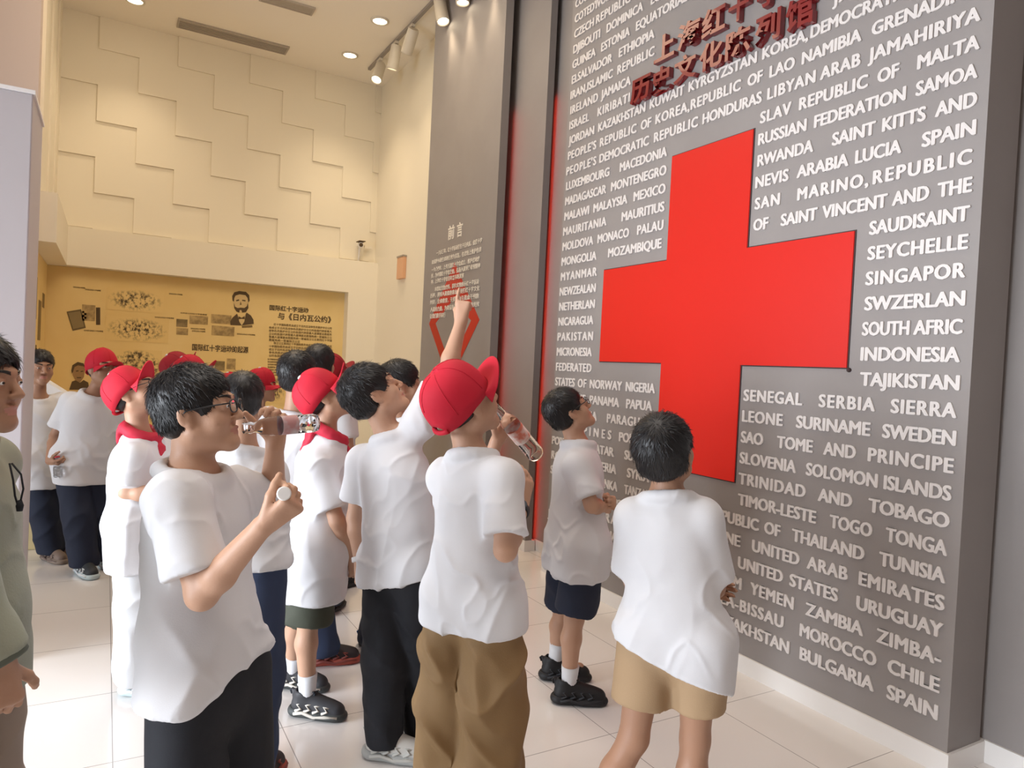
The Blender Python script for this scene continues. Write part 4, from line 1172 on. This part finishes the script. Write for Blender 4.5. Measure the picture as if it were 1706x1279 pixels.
    for q, A in ((1, aR), (-1, aL)):
        vs.cone(nkp - ax*0.066*s, A[0] - ax*0.006*s, 0.058*s, shoulder*s, 0.045)
        if long_sleeve:
            vs.cone(A[0], A[1], 0.062*s, 0.058*s, 0.03)
            vs.cone(A[1], A[1] + (A[2] - A[1])*1.3, 0.058*s, 0.046*s, 0.03, cut=(A[1] + (A[2] - A[1])*0.97, nrm(A[2] - A[1])))
        else:
            ea = nrm(A[1] - A[0]); Ls = np.linalg.norm(A[1] - A[0])
            ep = A[0] + ea*Ls*sleeve
            vs.cone(A[0], ep + ea*0.06, shoulder*s, slr*1.06*s, 0.03, cut=(ep, ea))
    # neck opening with a ribbed collar
    na = nrm((c - M[2]*0.05*hs - M[1]*0.02*hs) - nkp); na = nrm(na*0.6 + ax*0.4 + f*0.28)
    nb = nkp - ax*0.016*s + f*0.004 - ax*collar_drop
    nr = (neckw + 0.017)*s
    for k in range(16):
        a0, a1 = 2*math.pi*k/16, 2*math.pi*(k+1)/16
        e1 = nrm(np.cross(na, rts)); e2 = np.cross(e1, na)
        q0 = nb + (e1*math.cos(a0) + e2*math.sin(a0))*(nr + 0.006); q1 = nb + (e1*math.cos(a1) + e2*math.sin(a1))*(nr + 0.006)
        vs.cone(q0, q1, 0.0085*s, 0.0085*s, 0.030)
    vs.cone(nb + na*0.002, nb + na*0.30, nr*1.0, nr*1.9, 0.004, 'sub', cut=(nb + na*0.004, -na))
    sd = np.random.RandomState(seed).rand(3)*20
    def folds(v):
        t = (v - top_c) @ dn / max(np.linalg.norm(hemc - top_c), 0.1)
        a_, b_, c_ = (v - top_c) @ rts, (v - top_c) @ f, (v - top_c) @ dn
        w = np.clip(0.25 + 0.9*t, 0.2, 1.0)
        n1 = vnoise(np.stack([a_*9 + c_*3.5, b_*9, c_*2.4], 1) + sd)
        n2 = vnoise(np.stack([a_*24 - c_*9, b_*24, c_*10], 1) + sd + 7)
        n3 = vnoise(np.stack([a_*5 + c_*7, b_*5 + c_*5, c_*4 - a_*5], 1) + sd + 3)
        n4 = vnoise(np.stack([a_*4, b_*4, c_*4], 1) + sd + 13)
        wp = np.stack([n2, n1, n2], 1)*0.5
        n5 = vnoise(np.stack([a_*7 + c_*9, b_*7 + c_*4, c_*6 - a_*8], 1) + wp + sd + 3)
        r1 = (1 - np.abs(2*n1 - 1))**4
        r3 = (1 - np.abs(2*n5 - 1))**8*np.clip(n4*2.4 - 0.75, 0, 1)
        return foldamp*(w*r1*0.55 + 0.16*(n2 - 0.5) + 0.55*r3 + 0.45*w*(n1 - 0.5) + 0.4*(n3 - 0.5))
    link('jacket' if long_sleeve else 'shirt', smooth_mesh('shirt', vs, [top], root, folds), root)
    # ---------------- trousers or shorts
    pp = np.array([pvp, *lR, *lL]); lo, hi = pp.min(0) - 0.2, pp.max(0) + 0.2; lo[2] = 0.0
    vp = Vol(lo, hi, h)
    legwear(vp, 0.0)
    vp.cut(pvp + ax*0.11*s, ax)
    def pf(v):
        a_, b_, c_ = (v - pvp) @ rts, (v - pvp) @ f, (v - pvp) @ ZH
        n1 = vnoise(np.stack([a_*12 + c_*2, b_*12, c_*5], 1) + sd + 5); n2 = vnoise(np.stack([a_*8 + c_*4.5, b_*8 - c_*4, c_*5 + a_*4], 1) + sd + 9)
        return np.clip((v - hemc) @ hn/0.05 - 0.3, -0.15, 1)*pfold*(0.5*(1 - np.abs(2*n1 - 1)*1.7) - 0.3 + 1.0*(1 - np.abs(2*n2 - 1))**4)
    if kind == 'shorts':
        link('shorts', smooth_mesh('shorts', vp, [bm], root, pf), root)
    else:
        link('trousers', smooth_mesh('trousers', vp, [bm], root, pf), root)
    # ---------------- head wear, hair, glasses, scarf, shoes
    if hair:
        kw = dict(thick=0.014, spikes=500, spike=0.016); kw.update(hairkw or {})
        if cap is not None: kw.update(thick=0.007, spikes=0, rim=cap.get('tilt', 12))
        hair_obj(c, M, hs, min(h, 0.006)*0.9, root, seed, **kw)
    if cap is not None: cap_obj(c, M, hs, root, **cap)
    if glasses:
        g = MB()
        def w(x, y, z): return tuple(c + hs*(M[0]*x + M[1]*y + M[2]*z) - off)
        ln = MB()
        for q in (-1, 1):
            lp = []
            for k in range(21):
                a = 2*math.pi*k/20; ca, sa = math.cos(a), math.sin(a)
                lp.append((q*0.034 + 0.024*math.copysign(abs(ca)**0.7, ca), 0.108 - 0.006*(q*0.034 + 0.024*ca)*q/0.034*0.5, 0.002 + 0.017*math.copysign(abs(sa)**0.7, sa)))
            g.tube([w(*p_) for p_ in lp], 0.0017, 6)
            g.tube([w(q*0.058, 0.103, 0.010), w(q*0.078, 0.075, 0.010), w(q*0.082, 0.0, 0.006), w(q*0.080, -0.022, -0.010)], 0.0019, 6)
            ln.bm.faces.new([ln.bm.verts.new(Vector(w(*p_))) for p_ in lp[:-1]])
        g.tube([w(-0.011, 0.108, 0.006), w(0, 0.111, 0.009), w(0.011, 0.108, 0.006)], 0.0018, 6)
        go = g.build('glasses', GLASS_F, None); go.parent = root
        lo_ = ln.build('lenses', LENS, None); lo_.parent = go
    if scarf:
        vc = Vol(nkp - 0.2 - np.array([0, 0, 0.22]), nkp + 0.2, min(h, 0.006))
        def w(x, y, z): return nkp + s*(rts*x + fws*y + ax*z)
        N = 18
        pr = []
        for k in range(N + 1):
            a = 2*math.pi*k/N
            pr.append(w(0.072*math.cos(a), 0.066*math.sin(a) + 0.006, 0.018 - 0.030*math.sin(a)))
        for k in range(N): vc.cone(pr[k], pr[k+1], 0.022*s, 0.022*s, 0.014)
        vc.cone(w(0, -0.075, 0.0), w(0, -0.108, -0.085), 0.065*s, 0.016*s, 0.02, fw=fws, ratio=0.28)
        vc.cone(w(0, 0.076, -0.035), w(0, 0.092, -0.055), 0.020*s, 0.018*s, 0.01)
        for q in (-1, 1):
            vc.cone(w(q*0.012, 0.100, -0.06), w(q*0.045, 0.128, -0.24), 0.018*s, 0.030*s, 0.01, fw=fws, ratio=0.35)
        def sf(v): 
            return 0.0035*(1 - np.abs(2*vnoise(np.stack([v[:, 0]*30, v[:, 1]*30, v[:, 2]*48], 1) + sd) - 1)*1.8)
        link('scarf', smooth_mesh('scarf', vc, [SCARF], root, sf), root)
    if shoes:
        for G, tt in ((lR, tR), (lL, tL)): put_shoe(root, G[2], tt, shoes, s*1.02)
    if socks:
        for G in (lR, lL):
            sd_ = nrm(G[1] - G[2])
            o = MB().tube([G[2] - sd_*0.02, G[2] + sd_*0.02, G[2] + sd_*socks*0.6, G[2] + sd_*socks], [0.038*s, 0.037*s, 0.0395*s, 0.0425*s], 18).build('sock', SOCK, None, tuple(off))
            o.parent = root; o.location = (0, 0, 0)
    return dict(root=root, aR=aR, aL=aL, lR=lR, lL=lL, c=c, M=M, nk=nkp, pv=pvp, f=f, rt=rts, up=ax)
# ================================================================ THE PEOPLE
DEBUG = False
SH_MAT = lambda n, c, r=0.6: mat('shoe_' + n, c, r)
S_black = (SH_MAT('black', (0.012, 0.012, 0.014)), SH_MAT('black_sole', (0.014, 0.014, 0.016)), SH_MAT('black_trim', (0.02, 0.02, 0.024)), SH_MAT('black', (0.012, 0.012, 0.014)))
S_run = (SH_MAT('black_cream', (0.035, 0.035, 0.04)), SH_MAT('dark_gray_sole', (0.045, 0.05, 0.05)), SH_MAT('cream_stripe', (0.62, 0.58, 0.52)), SH_MAT('dark_navy_lace', (0.015, 0.02, 0.03)))
S_bw = (SH_MAT('charcoal', (0.03, 0.035, 0.04)), SH_MAT('pale_teal_sole', (0.50, 0.60, 0.62)), SH_MAT('white_stripe', (0.72, 0.74, 0.75)), SH_MAT('white_lace', (0.7, 0.7, 0.7)))
S_white = (SH_MAT('off_white', (0.62, 0.60, 0.56)), SH_MAT('gray_sole', (0.42, 0.43, 0.42)), SH_MAT('pale_trim', (0.55, 0.54, 0.50)), SH_MAT('gray_lace', (0.5, 0.5, 0.48)))
S_brown = (SH_MAT('brown_gray', (0.21, 0.15, 0.12)), SH_MAT('brown_sole', (0.26, 0.20, 0.16)), SH_MAT('brown_trim', (0.17, 0.12, 0.10)), SH_MAT('brown_lace', (0.15, 0.11, 0.09)))
S_redb = (SH_MAT('dark', (0.03, 0.02, 0.022)), SH_MAT('red_sole', (0.33, 0.06, 0.04)), SH_MAT('dark_red_trim', (0.22, 0.05, 0.04)), SH_MAT('dark', (0.03, 0.02, 0.022)))
S_stripe = (SH_MAT('black', (0.012, 0.012, 0.014)), SH_MAT('white_sole', (0.62, 0.62, 0.62)), SH_MAT('white_stripe', (0.72, 0.74, 0.75)), SH_MAT('blue_lace', (0.05, 0.12, 0.35)))

# nearest on the left: the boy in glasses who drinks
E = person('boy in glasses drinking from a clear bottle, white t-shirt, nearest on the left', 1.72,
    hd=(329, 686), fd=(1, 0.20, 0.10), hu=(-0.2, 1, 0), nk=(318, 776), pv=(352, 1120), bf=(0.93, 0, -0.36), hs=0.90,
    R=((296, 830, -0.13), (336, 990, -0.17), (436, 878, -0.20)), L=((384, 818, 0.12), (452, 838, 0.27), (458, 745, 0.175)),
    hR=((0.75, 0.62, 0.0), (-0.4, 0.6, 0.7), 'pinch'), hL=((0.06, 1, -0.08), (-0.1, 0.1, -1), 'hold'),
    hem=(336, 1203), hemcuts=(((402, 1118), (0.80, -0.60, -0.1)), ((300, 1172, -0.1), (0, -1, 0))), tw=0.138, hw=0.150, ratio=0.70, glasses=True,
    bottom=('pants', BLACKP, 0.085, 0.085), shoes=S_bw, seed=11, h=0.0046, hairkw=dict(thick=0.015, spikes=1500, spike=0.010, nape=0.012))

# the boy foreground right, seen from behind with folded arms
O = person('boy seen from behind with arms folded, tan shorts and bare legs, nearest the red cross', 2.15,
    hd=(1108, 754), fd=(0.50, 0.38, 0.8), hu=(-0.1, 1, 0), nk=(1112, 820), pv=(1122, 1052), bf=(0.28, 0, 0.96), s=0.95, hs=0.98,
    R=((1170, 862, -0.02), (1190, 978, 0.03), (1136, 985, 0.18)), L=((1058, 862, 0.04), (1056, 966, 0.08), (1156, 985, 0.16)),
    hR=((-0.9, 0.1, 0.1), (0, 0, 1), 'relaxed'), hL=((1, 0.1, 0.0), (0.3, 0, -1), 'relaxed'),
    hem=(1122, 1150), hemcuts=(((1118, 1104), (-0.36, -0.93, 0)),), tw=0.136, hw=0.148, skin=SKIN_T,
    bottom=('shorts', TAN, 0.092, 0.088), bhem=0.66, legR=((1158, 1230), (1142, 1405)), legL=((1056, 1228), (962, 1400)), toe=(0.4, 0, 0.9),
    shoes=S_black, socks=0.07, seed=5, h=0.005, hairkw=dict(thick=0.015, spikes=1400, spike=0.008, nape=-0.004), foldamp=0.012, sleeve=0.86, slr=0.072)

# the boy by the wall looking up
N = person('boy in glasses and navy shorts looking straight up beside the lettered panel', 3.22,
    hd=(947, 686), fd=(0.85, 0.56, 0.20), hu=(-0.4, 1, 0), nk=(962, 734), pv=(962, 893), bf=(0.93, 0, 0.36), s=0.96, hs=0.92,
    R=((961, 775, -0.12), (986, 842, -0.17), (1010, 846, -0.02)), L=((948, 772, 0.13), (1000, 836, 0.15), (1012, 838, 0.0)),
    hR=((0.3, -0.1, 0.9), (-0.6, 0, 0.3), 'fist'), hL=((0.2, 0.2, -0.9), (-0.8, 0, 0), 'fist'),
    hem=(962, 955), tw=0.150, hw=0.160, ratio=0.74, glasses=True, bottom=('shorts', NAVY, 0.100, 0.094), bhem=0.90,
    legR=((957, 1028, -0.03), (948, 1138, 0)), legL=((938, 1018, 0.18), (926, 1094, 0.24)), toe=(1, 0, 0.0), shoes=S_black, socks=0.085, seed=8, h=0.0055,
    hairkw=dict(thick=0.014, spikes=900, spike=0.008, nape=0.012))

# red cap, khaki trousers, drinking
M_ = person('boy in red cap and wide khaki trousers drinking from a clear bottle, seen from behind', 2.30,
    hd=(772, 668), fd=(0.76, 0.36, 0.52), hu=(-0.15, 1, -0.1), nk=(786, 750), pv=(786, 985), bf=(0.58, 0, 0.81), s=1.02, hs=1.08,
    R=((840, 796, -0.09), (842, 916, -0.17), (868, 846, -0.02)), L=((742, 796, 0.08), (798, 822, 0.30), (826, 738, 0.27)),
    hR=((0.15, 0.9, 0.2), (-0.7, 0, 0.7), 'relaxed'), hL=((0.45, 0.9, -0.2), (0.55, 0.1, -0.8), 'hold'),
    hem=(790, 1042), tw=0.130, hw=0.142, ratio=0.74, cap=dict(tilt=24, brim_up=20, button=False), bottom=('pants', KHAKI, 0.090, 0.098), pfold=0.024, shoes=S_white, seed=21, h=0.005, sleeve=0.80, slr=0.068, shoulder=0.056)

# pointing boy
L_ = person('boy with black hair pointing up with a raised arm, black trousers and a white watch', 2.70,
    hd=(622, 657), fd=(0.74, 0.60, 0.32), hu=(-0.4, 1, 0), nk=(652, 724), pv=(668, 930), bf=(0.62, 0, 0.78), s=1.0, hs=1.0,
    R=((700, 704, -0.03), (744, 622, 0.01), (767, 540, 0.06)), L=((606, 768, 0.10), (592, 862, 0.13), (600, 936, 0.08)),
    hR=((0.08, 1, 0.05), (0.25, 0, 0.95), 'point'), hL=((0.1, -1, 0), (0.5, 0, 0.85), 'fist'),
    hem=(672, 984), hemcuts=(((672, 960), (0.31, -0.95, 0)),), tw=0.148, hw=0.146, ratio=0.76, bottom=('pants', BLACKP, 0.095, 0.068),
    legL=((640, 1090), (640, 1236)), legR=((704, 1090, 0.05), (704, 1215, 0.1)), toe=(1, 0, -0.12), shoes=S_white, seed=14, h=0.005, sleeve=0.68, hairkw=dict(thick=0.015, spikes=1300, spike=0.012, nape=0.010))

# red cap and red scarf, green shorts
K = person('boy in red cap and red scarf, dark olive shorts and patterned trainers', 3.02,
    hd=(542, 659), fd=(0.85, 0.46, 0.22), hu=(-0.3, 1, 0), nk=(545, 728), pv=(528, 888), bf=(0.93, 0, 0.36), s=0.95, hs=0.97,
    R=((530, 778, -0.12), (562, 868, -0.15), (586, 924, -0.04)), hR=((0.2, -0.95, 0.3), (-0.6, 0, 0.8), 'relaxed'),
    hem=(528, 992), tw=0.156, hw=0.164, ratio=0.78, cap=dict(tilt=22, brim_up=30, button=True), scarf=True,
    bottom=('shorts', mat('olive_short_cloth', (0.055, 0.060, 0.042), 0.8, bump=(260, 0.1)), 0.105, 0.100), bhem=1.02,
    legR=((514, 1030, -0.05), (512, 1158, -0.03)), legL=((496, 1026, 0.13), (488, 1126, 0.22)), toe=(1, 0, -0.16), shoes=S_run, socks=0.095, seed=31, h=0.0055)

# red cap and red scarf, white trousers
D1 = person('boy in red cap, glasses and red scarf with white trousers', 3.16,
    hd=(223, 654), fd=(0.90, 0.42, 0.05), hu=(-0.3, 1, 0), nk=(235, 726), pv=(239, 862), bf=(0.97, 0, -0.1), s=0.95, hs=0.98,
    R=((223, 762, -0.11), (211, 822, -0.13), (285, 820, -0.13)), hR=((1, 0.1, 0), (0, 0.2, 1), 'relaxed'), L=(None, (249, 822, 0.13), (297, 815, 0.05)),
    hem=(239, 942), tw=0.160, hw=0.170, ratio=0.80, cap=dict(tilt=24, brim_up=38), scarf=True, glasses=True,
    bottom=('pants', WHITEP, 0.100, 0.098), legR=(None, (229, 1116, -0.06)), legL=(None, (253, 1108, 0.1)), toe=(1, 0, -0.1), shoes=S_bw, seed=41)

# man or older boy at the left edge
A = person('person in sage green jacket standing at the left edge, cut by the frame', 1.60,
    hd=(-44, 640), fd=(1, 0.05, 0.05), hu=(0, 1, 0), nk=(-88, 748), pv=(-88, 1095), bf=(0.98, 0, 0.15), s=1.05, hs=0.93,
    R=((-78, 815, -0.15), (-66, 985, -0.19), (2, 1098, -0.17)), L=(None, (-130, 985, 0.15), (-110, 1100, 0.15)), hR=((0.15, -1, 0.0), (-0.8, 0, 0.5), 'hold'),
    hem=(-82, 1168), tw=0.155, hw=0.165, ratio=0.80, top=JACKET, long_sleeve=True, skin=SKIN_T,
    bottom=('pants', mat('brown_gray_trouser', (0.33, 0.26, 0.21), 0.8, bump=(250, 0.1)), 0.100, 0.085), shoes=S_white, seed=51, h=0.0055, foldamp=0.014,
    hairkw=dict(thick=0.018, spikes=900, spike=0.030))

# group in the middle distance
H = person('boy seen from behind close to the drinking boy, holding white tissue', 2.45,
    hd=(406, 666), fd=(-0.1, 0.25, 1), nk=(404, 746), pv=(400, 930), bf=(0.2, 0, 0.98), s=0.97, hs=0.80,
    R=((448, 790, 0.02), (446, 888, 0.0), (434, 905, 0.17)), hem=(400, 938), hw=0.160, tw=0.150, bottom=('pants', NAVYL, 0.088, 0.068), shoes=S_redb, seed=61,
    hairkw=dict(thick=0.013, spikes=300, spike=0.010))
J1 = person('black-haired boy from behind, left of the boy in olive shorts, blue-navy trousers', 3.45,
    hd=(497, 627), fd=(0.2, 0.18, 1), nk=(490, 690), pv=(470, 852), bf=(0.35, 0, 0.94), hem=(470, 918), tw=0.165, hw=0.175,
    bottom=('pants', NAVYL, 0.095, 0.080), legL=(None, (464, 1090)), legR=(None, (538, 1086, 0.05)), toe=(0.9, 0, 0.3), shoes=S_redb, seed=62, hairkw=dict(thick=0.015, spikes=700, spike=0.014, nape=0.008))
L2 = person('wavy black-haired boy in profile behind the pointing boy', 3.62,
    hd=(668, 641), fd=(0.92, 0.12, 0.30), nk=(662, 698), pv=(650, 860), bf=(0.9, 0, 0.4), s=0.98, hem=(652, 912),
    bottom=('pants', NAVY, 0.09, 0.072), legL=(None, (618, 1095, 0.05)), legR=(None, (672, 1112, -0.02)), toe=(1, 0, -0.1), shoes=S_stripe, seed=63, hairkw=dict(thick=0.020, spikes=900, spike=0.026))
C = person('boy in dark red cap and white t-shirt holding a small bottle beside the partition', 4.79,
    hd=(172, 614), fd=(0.80, 0.12, -0.50), nk=(156, 654), pv=(142, 758), bf=(0.62, 0, -0.78), s=1.02, hs=1.05,
    R=((118, 668, 0.02), (92, 726, 0.0), (82, 768, -0.16)), hR=((0.85, -0.1, -0.3), (0.1, 0.5, 0.6), 'hold'), hem=(142, 803), tw=0.160, hw=0.160, ratio=0.78,
    cap=dict(tilt=8, brim_up=4), bottom=('pants', NAVY, 0.105, 0.085), legR=(None, (140, 940, -0.08)), legL=(None, (176, 926, 0.12)), toe=(0.75, 0, -0.65), shoes=S_bw, seed=64, skin=SKIN_T, slr=0.074)
B = person('bareheaded boy in white t-shirt half hidden by the white partition', 4.98,
    hd=(67, 612), fd=(0.75, -0.05, -0.65), nk=(62, 662), pv=(76, 756), bf=(0.75, 0, -0.65), s=1.0, hem=(76, 812), tw=0.160, hw=0.165,
    bottom=('pants', NAVY, 0.10, 0.085), legR=(None, (84, 930)), legL=(None, (104, 928, 0.1)), toe=(0.85, 0, -0.5), shoes=S_brown, seed=65, skin=SKIN_T, hairkw=dict(thick=0.014, spikes=300, spike=0.012))
F1 = person('child in dark red cap, farther of two caps showing above the drinking boy', 4.75,
    hd=(301, 616), fd=(0.75, 0.35, 0.40), nk=(300, 664), pv=(300, 765), bf=(0.7, 0, 0.7), s=0.97, cap=dict(tilt=14, brim_up=40, m=mat('dark_red_twill', (0.33, 0.008, 0.018), 0.75)), bottom=('pants', NAVY, 0.09, 0.08), shoes=S_black, seed=66)
F2 = person('child in bright red cap, nearer of two caps showing above the drinking boy', 4.25,
    hd=(322, 625), fd=(0.92, 0.25, 0.15), nk=(322, 680), pv=(322, 790), bf=(0.9, 0, 0.3), s=0.95, cap=dict(tilt=12, brim_up=22), bottom=('pants', NAVY, 0.09, 0.08), shoes=S_black, seed=67)
G = person('short child in red cap seen from behind before the mural, left of the black-haired head', 5.5,
    hd=(384, 645), fd=(0.45, 0.05, 0.9), nk=(384, 692), pv=(384, 780), bf=(0.4, 0, 0.9), s=0.9, cap=dict(tilt=8, brim_up=0), bottom=('pants', NAVY, 0.09, 0.08), shoes=S_black, seed=68)
I = person('child in red cap and dark top looking right in profile before the mural', 4.85,
    hd=(437, 642), fd=(1, -0.02, 0.15), nk=(430, 692), pv=(428, 795), bf=(0.9, 0, 0.3), s=0.92, cap=dict(tilt=4, brim_up=-4), top=BLACKP, bottom=('pants', NAVY, 0.09, 0.08), shoes=S_black, seed=69)
J2 = person('black-haired child far back whose round head shows above the red scarf boy', 4.20,
    hd=(533, 608), fd=(0.1, 0.3, 1), nk=(533, 662), pv=(533, 780), bf=(0.2, 0, 1), s=1.0, bottom=('pants', NAVY, 0.09, 0.08), shoes=S_black, seed=70, hairkw=dict(thick=0.016, spikes=400, spike=0.012))
J3 = person('child in dark red cap farthest back, right of the round black-haired head', 4.70,
    hd=(557, 620), fd=(0.6, 0.3, 0.7), nk=(556, 668), pv=(556, 770), bf=(0.6, 0, 0.7), s=0.98, cap=dict(tilt=10, brim_up=0, m=mat('dark_red_twill', (0.33, 0.008, 0.018), 0.75)), bottom=('pants', NAVY, 0.09, 0.08), shoes=S_black, seed=71)

# ---------------------------------------------------------------- worn and held things
def watch(fig, arm, band, face, nm='wristwatch'):
    a = fig[arm]; d = nrm(a[2] - a[1]); w = a[2] - d*0.012; off = np.array(fig['root'].location)
    side = nrm(np.cross(d, np.array([0.3, 0.2, 1.0])))
    o = MB().lathe([(0.030, -0.010), (0.0315, -0.008), (0.0315, 0.008), (0.030, 0.010)], w, d, 20).build(nm, band, None, tuple(off)); o.parent = fig['root']; o.location = (0, 0, 0)
    n = nrm(EYE - w); n = nrm(n - d*(n @ d))
    f = MB().lathe([(0.015, 0), (0.016, 0.004), (0.013, 0.008)], w + n*0.029, n, 16).build('watch_face', face, None, tuple(off)); f.parent = o; f.location = (0, 0, 0)
watch(L_, 'aL', mat('white_rubber', (0.72, 0.72, 0.72), 0.5), mat('white_watch_face', (0.66, 0.66, 0.68), 0.3))
watch(M_, 'aR', mat('black_rubber', (0.02, 0.02, 0.025), 0.5), mat('dark_watch_face', (0.08, 0.09, 0.11), 0.15))

PLASTIC = mat('clear_plastic', (0.97, 0.98, 1.0), 0.04, trans=1.0, ior=1.10)
WATER = mat('water', (0.95, 0.98, 1.0), 0.0, trans=1.0, ior=1.33)
CAPW = mat('white_plastic_cap', (0.78, 0.76, 0.74), 0.45)
CAPR = mat('red_plastic_cap', (0.62, 0.03, 0.05), 0.4)
def bottle(base, mouth, rad, label, lm=None, ribs=0, cap=None, lr=(0.34, 0.58), fill=0.35):
    base, mouth = np.array(base, float), np.array(mouth, float)
    ax = nrm(mouth - base); L = np.linalg.norm(mouth - base)
    r = empty('water_bottle', tuple(base), label, 'bottle')
    prof = [(rad*0.55, 0.004), (rad*0.86, 0.0), (rad, 0.010)]
    n = 24
    for k in range(1, n):
        t = 0.05 + 0.60*k/n
        prof.append((rad*(1 - (0.06*(0.5 + 0.5*math.cos(k*math.pi)) if ribs else 0)), L*t))
    prof += [(rad*0.96, L*0.69), (rad*0.78, L*0.78), (rad*0.50, L*0.86), (0.014, L*0.90), (0.0155, L*0.925), (0.0135, L*0.935), (0.0135, L)]
    MB().lathe(prof, base, ax, 28, cap=False).build('bottle_body', PLASTIC, r)
    if fill:
        MB().lathe([(rad*0.90, 0.008), (rad*0.93, 0.02), (rad*0.93, L*fill)], base, ax, 28).build('water', WATER, r)
    if lm:
        MB().lathe([(rad*1.012, L*lr[0]), (rad*1.012, L*lr[1])], base, ax, 28, cap=False).build('label', lm, r)
    if cap:
        MB().lathe([(0.0165, L*0.94), (0.017, L*0.95), (0.017, L*1.02), (0.014, L*1.03)], base, ax, 20).build('bottle_cap', cap, r)
    return r
mE = E['c'] + 0.90*(E['M'][1]*0.112 - E['M'][2]*0.062)
bottle(P(528, 704, 1.72 + 0.13), mE, 0.024, 'clear water bottle tipped to the mouth of the boy in glasses', mat('gray_red_label', (0.45, 0.22, 0.22), 0.4, vary=((0.55, 0.60, 0.62), 18)), 0, None, (0.30, 0.52), 0.3)
mM = M_['c'] + 1.0*(M_['M'][1]*0.112 - M_['M'][2]*0.062)
bottle(P(894, 758, 2.30 + 0.22), mM, 0.031, 'ribbed clear water bottle tipped to the mouth of the boy in khaki trousers', mat('orange_red_label', (0.60, 0.16, 0.10), 0.4, vary=((0.75, 0.70, 0.66), 25)), 1, None, (0.36, 0.60), 0.0)
wC = C['aR'][2]
bottle(wC + V(0.3, -1, -0.3)*0.10 + V(0.85, 0, -0.3)*0.07, wC + V(0.85, 0, -0.3)*0.07 + ZH*0.035, 0.026, 'small clear bottle with a red cap held by the boy beside the partition', None, 0, CAPR, fill=0.5)
wE = E['aR'][2]; cE = P(473, 822, 1.72 - 0.22)
bc = empty('bottle_cap', tuple(cE), 'white bottle cap pinched in the near hand of the drinking boy in glasses', 'bottle cap')
MB().lathe([(0.0135, -0.008), (0.015, -0.006), (0.015, 0.006), (0.0125, 0.009)], tuple(cE), tuple(V(0.35, 0.2, -1)), 20).build('cap_shell', CAPW, bc)
tv = Vol(P(430, 918, 2.45) - 0.08, P(430, 918, 2.45) + 0.08, 0.005)
pt = P(431, 918, 2.45 + 0.05)
tv.ell(pt, [0.034, 0.022, 0.028], None, 0.01); tv.ell(pt + V(0.6, -0.8, 0)*0.03, [0.016, 0.014, 0.02], None, 0.01); tv.ell(pt + V(-0.9, -0.2, 0)*0.03, [0.018, 0.014, 0.016], None, 0.01)
tr = empty('tissue', tuple(pt), 'crumpled white tissue in the hand of the boy behind the drinking boy', 'tissue')
link('tissue_paper', smooth_mesh('tissue_paper', tv, [TEE], tr, lambda v: 0.006*(vnoise(v*70) - 0.5)), tr)
# drawstring on the green jacket
off = np.array(A['root'].location)
ds = MB().tube([P(16, 772, 1.585), P(22, 800, 1.57), P(25, 826, 1.565), P(31, 846, 1.56)], 0.0022, 6).tube([P(20, 772, 1.585), P(35, 790, 1.565), P(39, 814, 1.56), P(33, 840, 1.56)], 0.0022, 6).lathe([(0.006, -0.012), (0.008, 0), (0.004, 0.012)], P(33, 842, 1.56), (0, 0, 1), 10).build('drawstring', BLACKP, None, tuple(off))
ds.parent = A['root']; ds.location = (0, 0, 0)
cl = MB().lathe([(0.086, -0.022), (0.084, 0.010), (0.078, 0.046), (0.071, 0.048), (0.074, 0.0), (0.076, -0.022)], A['nk'] + A['f']*0.012, A['up'] + A['f']*0.35, 28, cap=False).build('collar', JACKET, None, tuple(off)); cl.parent = A['root']; cl.location = (0, 0, 0)
wd_ = nrm(A['aR'][2] - A['aR'][1])
cf = MB().lathe([(0.046, -0.030), (0.049, -0.024), (0.049, 0.010), (0.045, 0.014)], A['aR'][2] - wd_*0.005, wd_, 24).build('cuff', mat('dark_green_rib', (0.10, 0.11, 0.085), 0.8), None, tuple(off)); cf.parent = A['root']; cf.location = (0, 0, 0)
